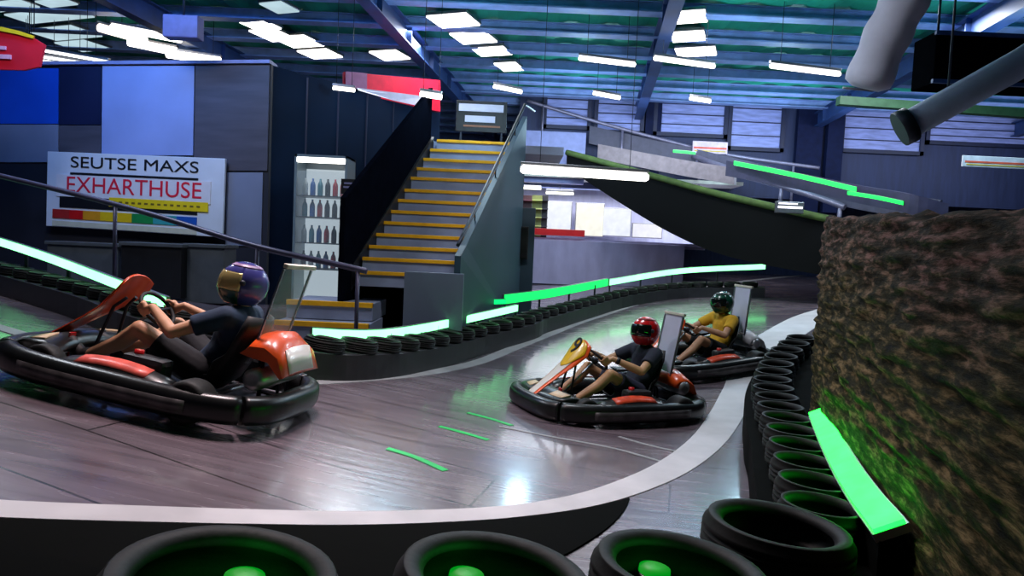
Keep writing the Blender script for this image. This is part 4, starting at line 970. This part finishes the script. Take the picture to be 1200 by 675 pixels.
def make_driver(label, M, skin_m, shirt_m, shorts_m, helmet_m, chin_m, visor_m, shoes_m, band_m, watch=False, turn=0.):
    d = thing('person', label, 'person', M, 'kart drivers')
    pel = Vector((-.25, 0, .235)); bel = Vector((-.33, 0, .37)); che = Vector((-.385, 0, .54)); nec = Vector((-.385, 0, .70)); hd = Vector((-.355, 0, .85))
    J = {}
    for s in (1, -1):
        J[s] = dict(sh=Vector((-.37, .19*s, .645)), el=Vector((-.10, .335*s, .49)), hip=Vector((-.23, .10*s, .225)), kn=Vector((.20, .22*s, .44)), an=Vector((.58, .17*s, .16)), to=Vector((.72, .155*s, .235)))
        H = SC+Vector((0, .15*s, 0)); out = Vector((0, s, 0)); n = SA
        J[s].update(H=H, out=out, wr=H+n*.085+out*.035-ST*.03)
    m = MB()
    capsule(m, pel, bel, .125, .12); capsule(m, bel, che, .12, .135); capsule(m, che, che+Vector((0, 0, .08)), .135, .10)
    m.ball(che, (.11, .175, .15)); m.ball(pel, (.13, .17, .11))
    capsule(m, che+Vector((0, 0, .06)), nec, .085, .056); capsule(m, nec, hd-Vector((0, 0, .03)), .056, .06)
    # head: skull, jaw, nose, brow, lips, ears
    Rt = Matrix.Rotation(turn, 3, 'Z'); R4 = Rt.to_4x4()
    def hv(x, y, z): return hd+Rt @ Vector((x, y, z))
    m.ball(hv(0, 0, .02), (.098, .078, .105), R4); m.ball(hv(.035, 0, -.055), (.055, .055, .055)); capsule(m, hv(.088, 0, .015), hv(.112, 0, -.02), .010, .015)
    m.ball(hv(.082, 0, .035), (.02, .06, .012), R4); m.ball(hv(.086, 0, -.058), (.013, .026, .012), R4)
    for s in (1, -1): m.ball(hv(-.005, .08*s, 0), (.022, .012, .034), R4)
    for s in (1, -1):
        j = J[s]
        capsule(m, che+Vector((0, .1*s, .07)), j['sh'], .085, .062); capsule(m, j['sh'], j['el'], .058, .042)
        fm = j['el'].lerp(j['wr'], .35); capsule(m, j['el'], fm, .043, .043); capsule(m, fm, j['wr'], .043, .028)
        capsule(m, pel+Vector((0, .07*s, 0)), j['hip'], .10, .095); capsule(m, j['hip'], j['kn'], .09, .058)
        ca = j['kn'].lerp(j['an'], .35)+Vector((-.015, 0, -.02)); capsule(m, j['kn'], ca, .056, .057); capsule(m, ca, j['an'], .057, .038)
        capsule(m, j['an']+Vector((-.03, 0, -.045)), j['to'], .035, .03)
        # hand: palm, four fingers round the rim, thumb from its side
        H, out, n, t = j['H'], j['out'], SA, ST
        pc = H+out*.026+n*.032
        capsule(m, j['wr'], pc-t*.012, .027, .028); capsule(m, pc-t*.03, pc+t*.03, .022, .022)
        for kf, (ln, rr) in enumerate(((.88, .0095), (1., .010), (.95, .0098), (.78, .0085))):
            o_ = t*(.036-kf*.0245); a = pc+o_+out*.006; b = H+o_+out*(.028*ln)-n*(.014*ln); c = H+o_-n*(.030*ln)+out*.004; e = H+o_-n*(.018)-out*(.026*ln)
            capsule(m, a, b, .0115, rr, 10); capsule(m, b, c, rr, rr*.95, 10); capsule(m, c, e, rr*.95, rr*.8, 10)
        th0 = pc+t*.012+n*.006-out*.006; th1 = H+t*.055+n*.026-out*.008; th2 = H+t*.062-out*.024+n*.004
        capsule(m, th0, th1, .014, .0115, 10); capsule(m, th1, th2, .0115, .009, 10)
    fuse(m, 'body', skin_m, d, .0075, 2)
    for s in (1, -1): MB().ball(hv(.080, .032*s, .016), .013).build('eye', eye_m, d)
    # shirt with short sleeves
    m = MB(); capsule(m, pel+Vector((-.01, 0, .03)), bel, .14, .135); capsule(m, bel, che, .135, .15); capsule(m, che, che+Vector((0, 0, .09)), .15, .11)
    m.ball(che, (.125, .19, .165)); m.ball(bel, (.13, .165, .13)); capsule(m, che+Vector((0, 0, .09)), nec-Vector((.0, 0, .01)), .09, .07, ball=False)
    for s in (1, -1):
        j = J[s]; capsule(m, che+Vector((0, .1*s, .075)), j['sh'], .10, .078); capsule(m, j['sh'], j['sh'].lerp(j['el'], .62), .078, .072, ball=False)
    fuse(m, 'shirt', shirt_m, d, .011, 4)
    m = MB(); m.ball(pel, (.15, .185, .125))
    for s in (1, -1):
        j = J[s]; capsule(m, pel+Vector((0, .07*s, 0)), j['hip'], .115, .11); capsule(m, j['hip'], j['hip'].lerp(j['kn'], .72), .108, .09, ball=False)
    fuse(m, 'shorts', shorts_m, d, .011, 3)
    for s in (1, -1):
        j = J[s]; m = MB(); capsule(m, j['an']+Vector((-.035, 0, -.05)), j['to'], .046, .042); capsule(m, j['an']+Vector((-.02, 0, -.03)), j['an']+Vector((-.01, 0, .02)), .047, .045); m.ball(j['an'].lerp(j['to'], .5)+Vector((.0, 0, -.015)), (.085, .042, .04), Matrix.Rotation(R(-25), 4, 'Y'))
        fuse(m, 'shoe', shoes_m, d, .009, 3)
    if watch:
        j = J[1]; a = j['wr'].lerp(j['el'], .12); b = j['wr'].lerp(j['el'], .24); MB().tube([a, b], .036, 16).build('wristband', ink, d)
    # full-face helmet
    hc = hd+Vector((.0, 0, .02)); NA, NE = 48, 28
    def hp(az, el, off=0.):
        c, s_ = math.cos(az)*math.cos(el), math.sin(az)*math.cos(el); z = math.sin(el)
        rx = .166+off+(.03*max(0, -z)*max(0, math.cos(az)) if z < 0 else 0); ry = .138+off-(.012*max(0, -z))
        zz = z*(.158+off) if z > 0 else z*(.17+off)
        return Vector((c*rx, s_*ry, zz))
    def patch(a0, a1, e0, e1, off, na, ne, skip=None, th=.008):
        m = MB(); out_ = [[hc+Rt @ hp(a0+(a1-a0)*i/na, e0+(e1-e0)*j/ne, off) for j in range(ne+1)] for i in range(na+1)]
        inn = [[hc+Rt @ hp(a0+(a1-a0)*i/na, e0+(e1-e0)*j/ne, off-th) for j in range(ne+1)] for i in range(na+1)]
        rows = []
        for i in range(na+1): rows.append(out_[i]+inn[i][::-1])
        m.grid(rows, closed_v=True, cap=True); return m
    A = R(74); e0, e1 = R(-14), R(27)
    he = patch(A, 2*PI-A, R(-62), R(89), 0, 30, 24).build('helmet', helmet_m, d)
    patch(-A, A, e1, R(89), 0, 18, 12).build('brow', helmet_m, he)
    patch(-A, A, R(-58), e0, 0, 18, 10).build('chin_bar', chin_m, he)
    patch(-A*1.03, A*1.03, e0-.02, e1+.03, .007, 22, 10, th=.003).build('visor', visor_m, he)
    patch(-PI*.98, PI*.98, R(50), R(62), .003, 40, 4, th=.004).build('stripe', band_m, he)
    for s in (1, -1): m = MB(); m.lathe([(.02, 0), (.02, .01), (.001, .012)], Matrix.Translation(hc+Rt @ hp(s*A*1.08, R(6), .0)) @ (Rt.to_4x4() @ Matrix.Rotation(-s*PI/2, 4, 'X')), 14); m.build('visor_pivot', darksteel, he)
    return d
clear_m = mat('clear_screen', (200, 230, 220), .05, var=.03, alpha=.16, spec=.8)
reflect_m = mat('reflection_white_screen', (224, 222, 244), .25, var=.05, alpha=.92, spec=.6)  # ceiling reflection on a clear screen put into its white colour
vis_gold = mat('gold_visor', (226, 206, 140), .08, .35, var=.1, alpha=.6)
vis_dark = mat('smoke_visor', (16, 22, 20), .06, var=.1, alpha=.93, coat=.6)
hel_red = mat('red_helmet', (214, 22, 30), .22, var=.08, coat=.6); hel_blue = mat('violet_blue_helmet', (62, 62, 128), .22, var=.12, coat=.6); hel_green = mat('dark_green_helmet', (24, 76, 58), .25, var=.15, coat=.5)
stk_or = mat('orange_sticker', (216, 74, 44), .35, var=.3, scale=16); stk_pk = mat('pink_sticker', (226, 96, 84), .35, var=.4, scale=10)
def on_track(px, py, yaw, lift=0.): p = Ph(px, py); return frame(p.x, p.y, R(yaw), lift, .55)
M1 = on_track(*K1); M2 = on_track(*K2); M3 = on_track(*K3)
make_kart('big dark kart at left with orange front fairing and clear rear screen', M1, orange, orange, orange, orange, None, clear_m, orange, stk_pk, .46, .07, .30)
make_driver('driver in navy shirt and violet blue helmet in the kart at left', M1, skin, navy, black_cloth, hel_blue, mat('dark_green_chin', (22, 70, 52), .3, coat=.4), vis_gold, shoe_m, mat('mauve_band', (120, 84, 130), .4), False, R(34))
make_kart('kart in mid track with yellow number 9 panel on its orange and white fairing', M2, orange, whitep, yellowp, orange, '9', reflect_m, orange, stk_or)
make_driver('driver in dark shirt and red helmet in the middle kart numbered 9', M2, skin2, mat('dark_slate_shirt', (34, 38, 54), .85, bump=.2), mat('slate_shorts', (48, 50, 72), .85, bump=.2), hel_red, hel_red, vis_dark, shoe_m, mat('dark_red_band', (140, 12, 20), .35), True, R(6))
make_kart('rearmost kart beside the white line with pale upright rear screen', M3, orange, orange, mat('orange_red_panel', (220, 84, 34), .3), orange, None, reflect_m, mat('pale_cover', (176, 172, 178), .4), stk_or)
make_driver('driver in yellow shirt and dark green helmet in the rearmost kart', M3, skin, yellow_cloth, black_cloth, hel_green, hel_green, vis_dark, shoe_m, mat('dark_band', (20, 30, 28), .4), False, R(-4))


# ------------------------------------------------------------------ light of the hall and added fill lights
def area(name, loc, size, power, col, target=None, spread=PI):
    l = bpy.data.lights.new(name, 'AREA'); l.shape = 'RECTANGLE'; l.size = size[0]; l.size_y = size[1]; l.energy = power; l.color = col; l.spread = spread
    o = bpy.data.objects.new(name, l); COL.objects.link(o); o.location = loc
    if target is not None: o.rotation_euler = (Vector(target)-Vector(loc)).to_track_quat('-Z', 'Y').to_euler()
    return o
def point(name, loc, power, col, rad=.25):
    l = bpy.data.lights.new(name, 'POINT'); l.energy = power; l.color = col; l.shadow_soft_size = rad
    o = bpy.data.objects.new(name, l); COL.objects.link(o); o.location = loc
    return o
cool = (.72, .84, 1.)
for i, (x, y) in enumerate(((-2.2, 15.5), (3.8, 15.0), (-6.0, 8.5), (.4, 7.2), (7.5, 13))):
    area('hall_lamp', (x, y, CEIL-.3), (1.2, 1.2), 170, (.86, .92, 1.))
area('warm_fill', (-1.6, 5.6, CEIL-.4), (1.2, 1.2), 75, (1., .80, .82), (-1.4, 4.6, .3), R(75))  # unseen pinkish fill added to brighten the left of the track
for i, (x, y) in enumerate(((-1, 12.5), (4, 13.0), (8.5, 12), (1.5, 18), (7, 18.5))):
    point('up_fill', (x, y, CEIL-1.7), 125, (.5, .8, 1.))  # unseen bluish points added to brighten the roof deck
area('blue_wash', (-7.2, 10.6, 6.1), (5, .4), 160, (.12, .35, 1.), (-7.2, 12.5, 3.8))
area('shop_light', ((xc0+xc1)/2, Yc+1.2, zc1-.1), (xc1-xc0, 1.5), 330, (.9, .92, 1.))
area('far_wall_fill', (8, 18.6, 5.3), (16, .8), 260, (.72, .8, 1.), (8, 22, 4.8))  # unseen fill added to brighten the rear upper wall

w = bpy.data.worlds.new('world'); scene.world = w; w.use_nodes = True
w.node_tree.nodes['Background'].inputs['Color'].default_value = (.05, .08, .16, 1); w.node_tree.nodes['Background'].inputs['Strength'].default_value = .12
vs = scene.view_settings; vs.view_transform = 'Standard'; vs.look = 'None'; vs.gamma = 1; vs.exposure = 0; vs.use_curve_mapping = False
scene.cycles.use_denoising = True
scene.cycles.max_bounces = 6
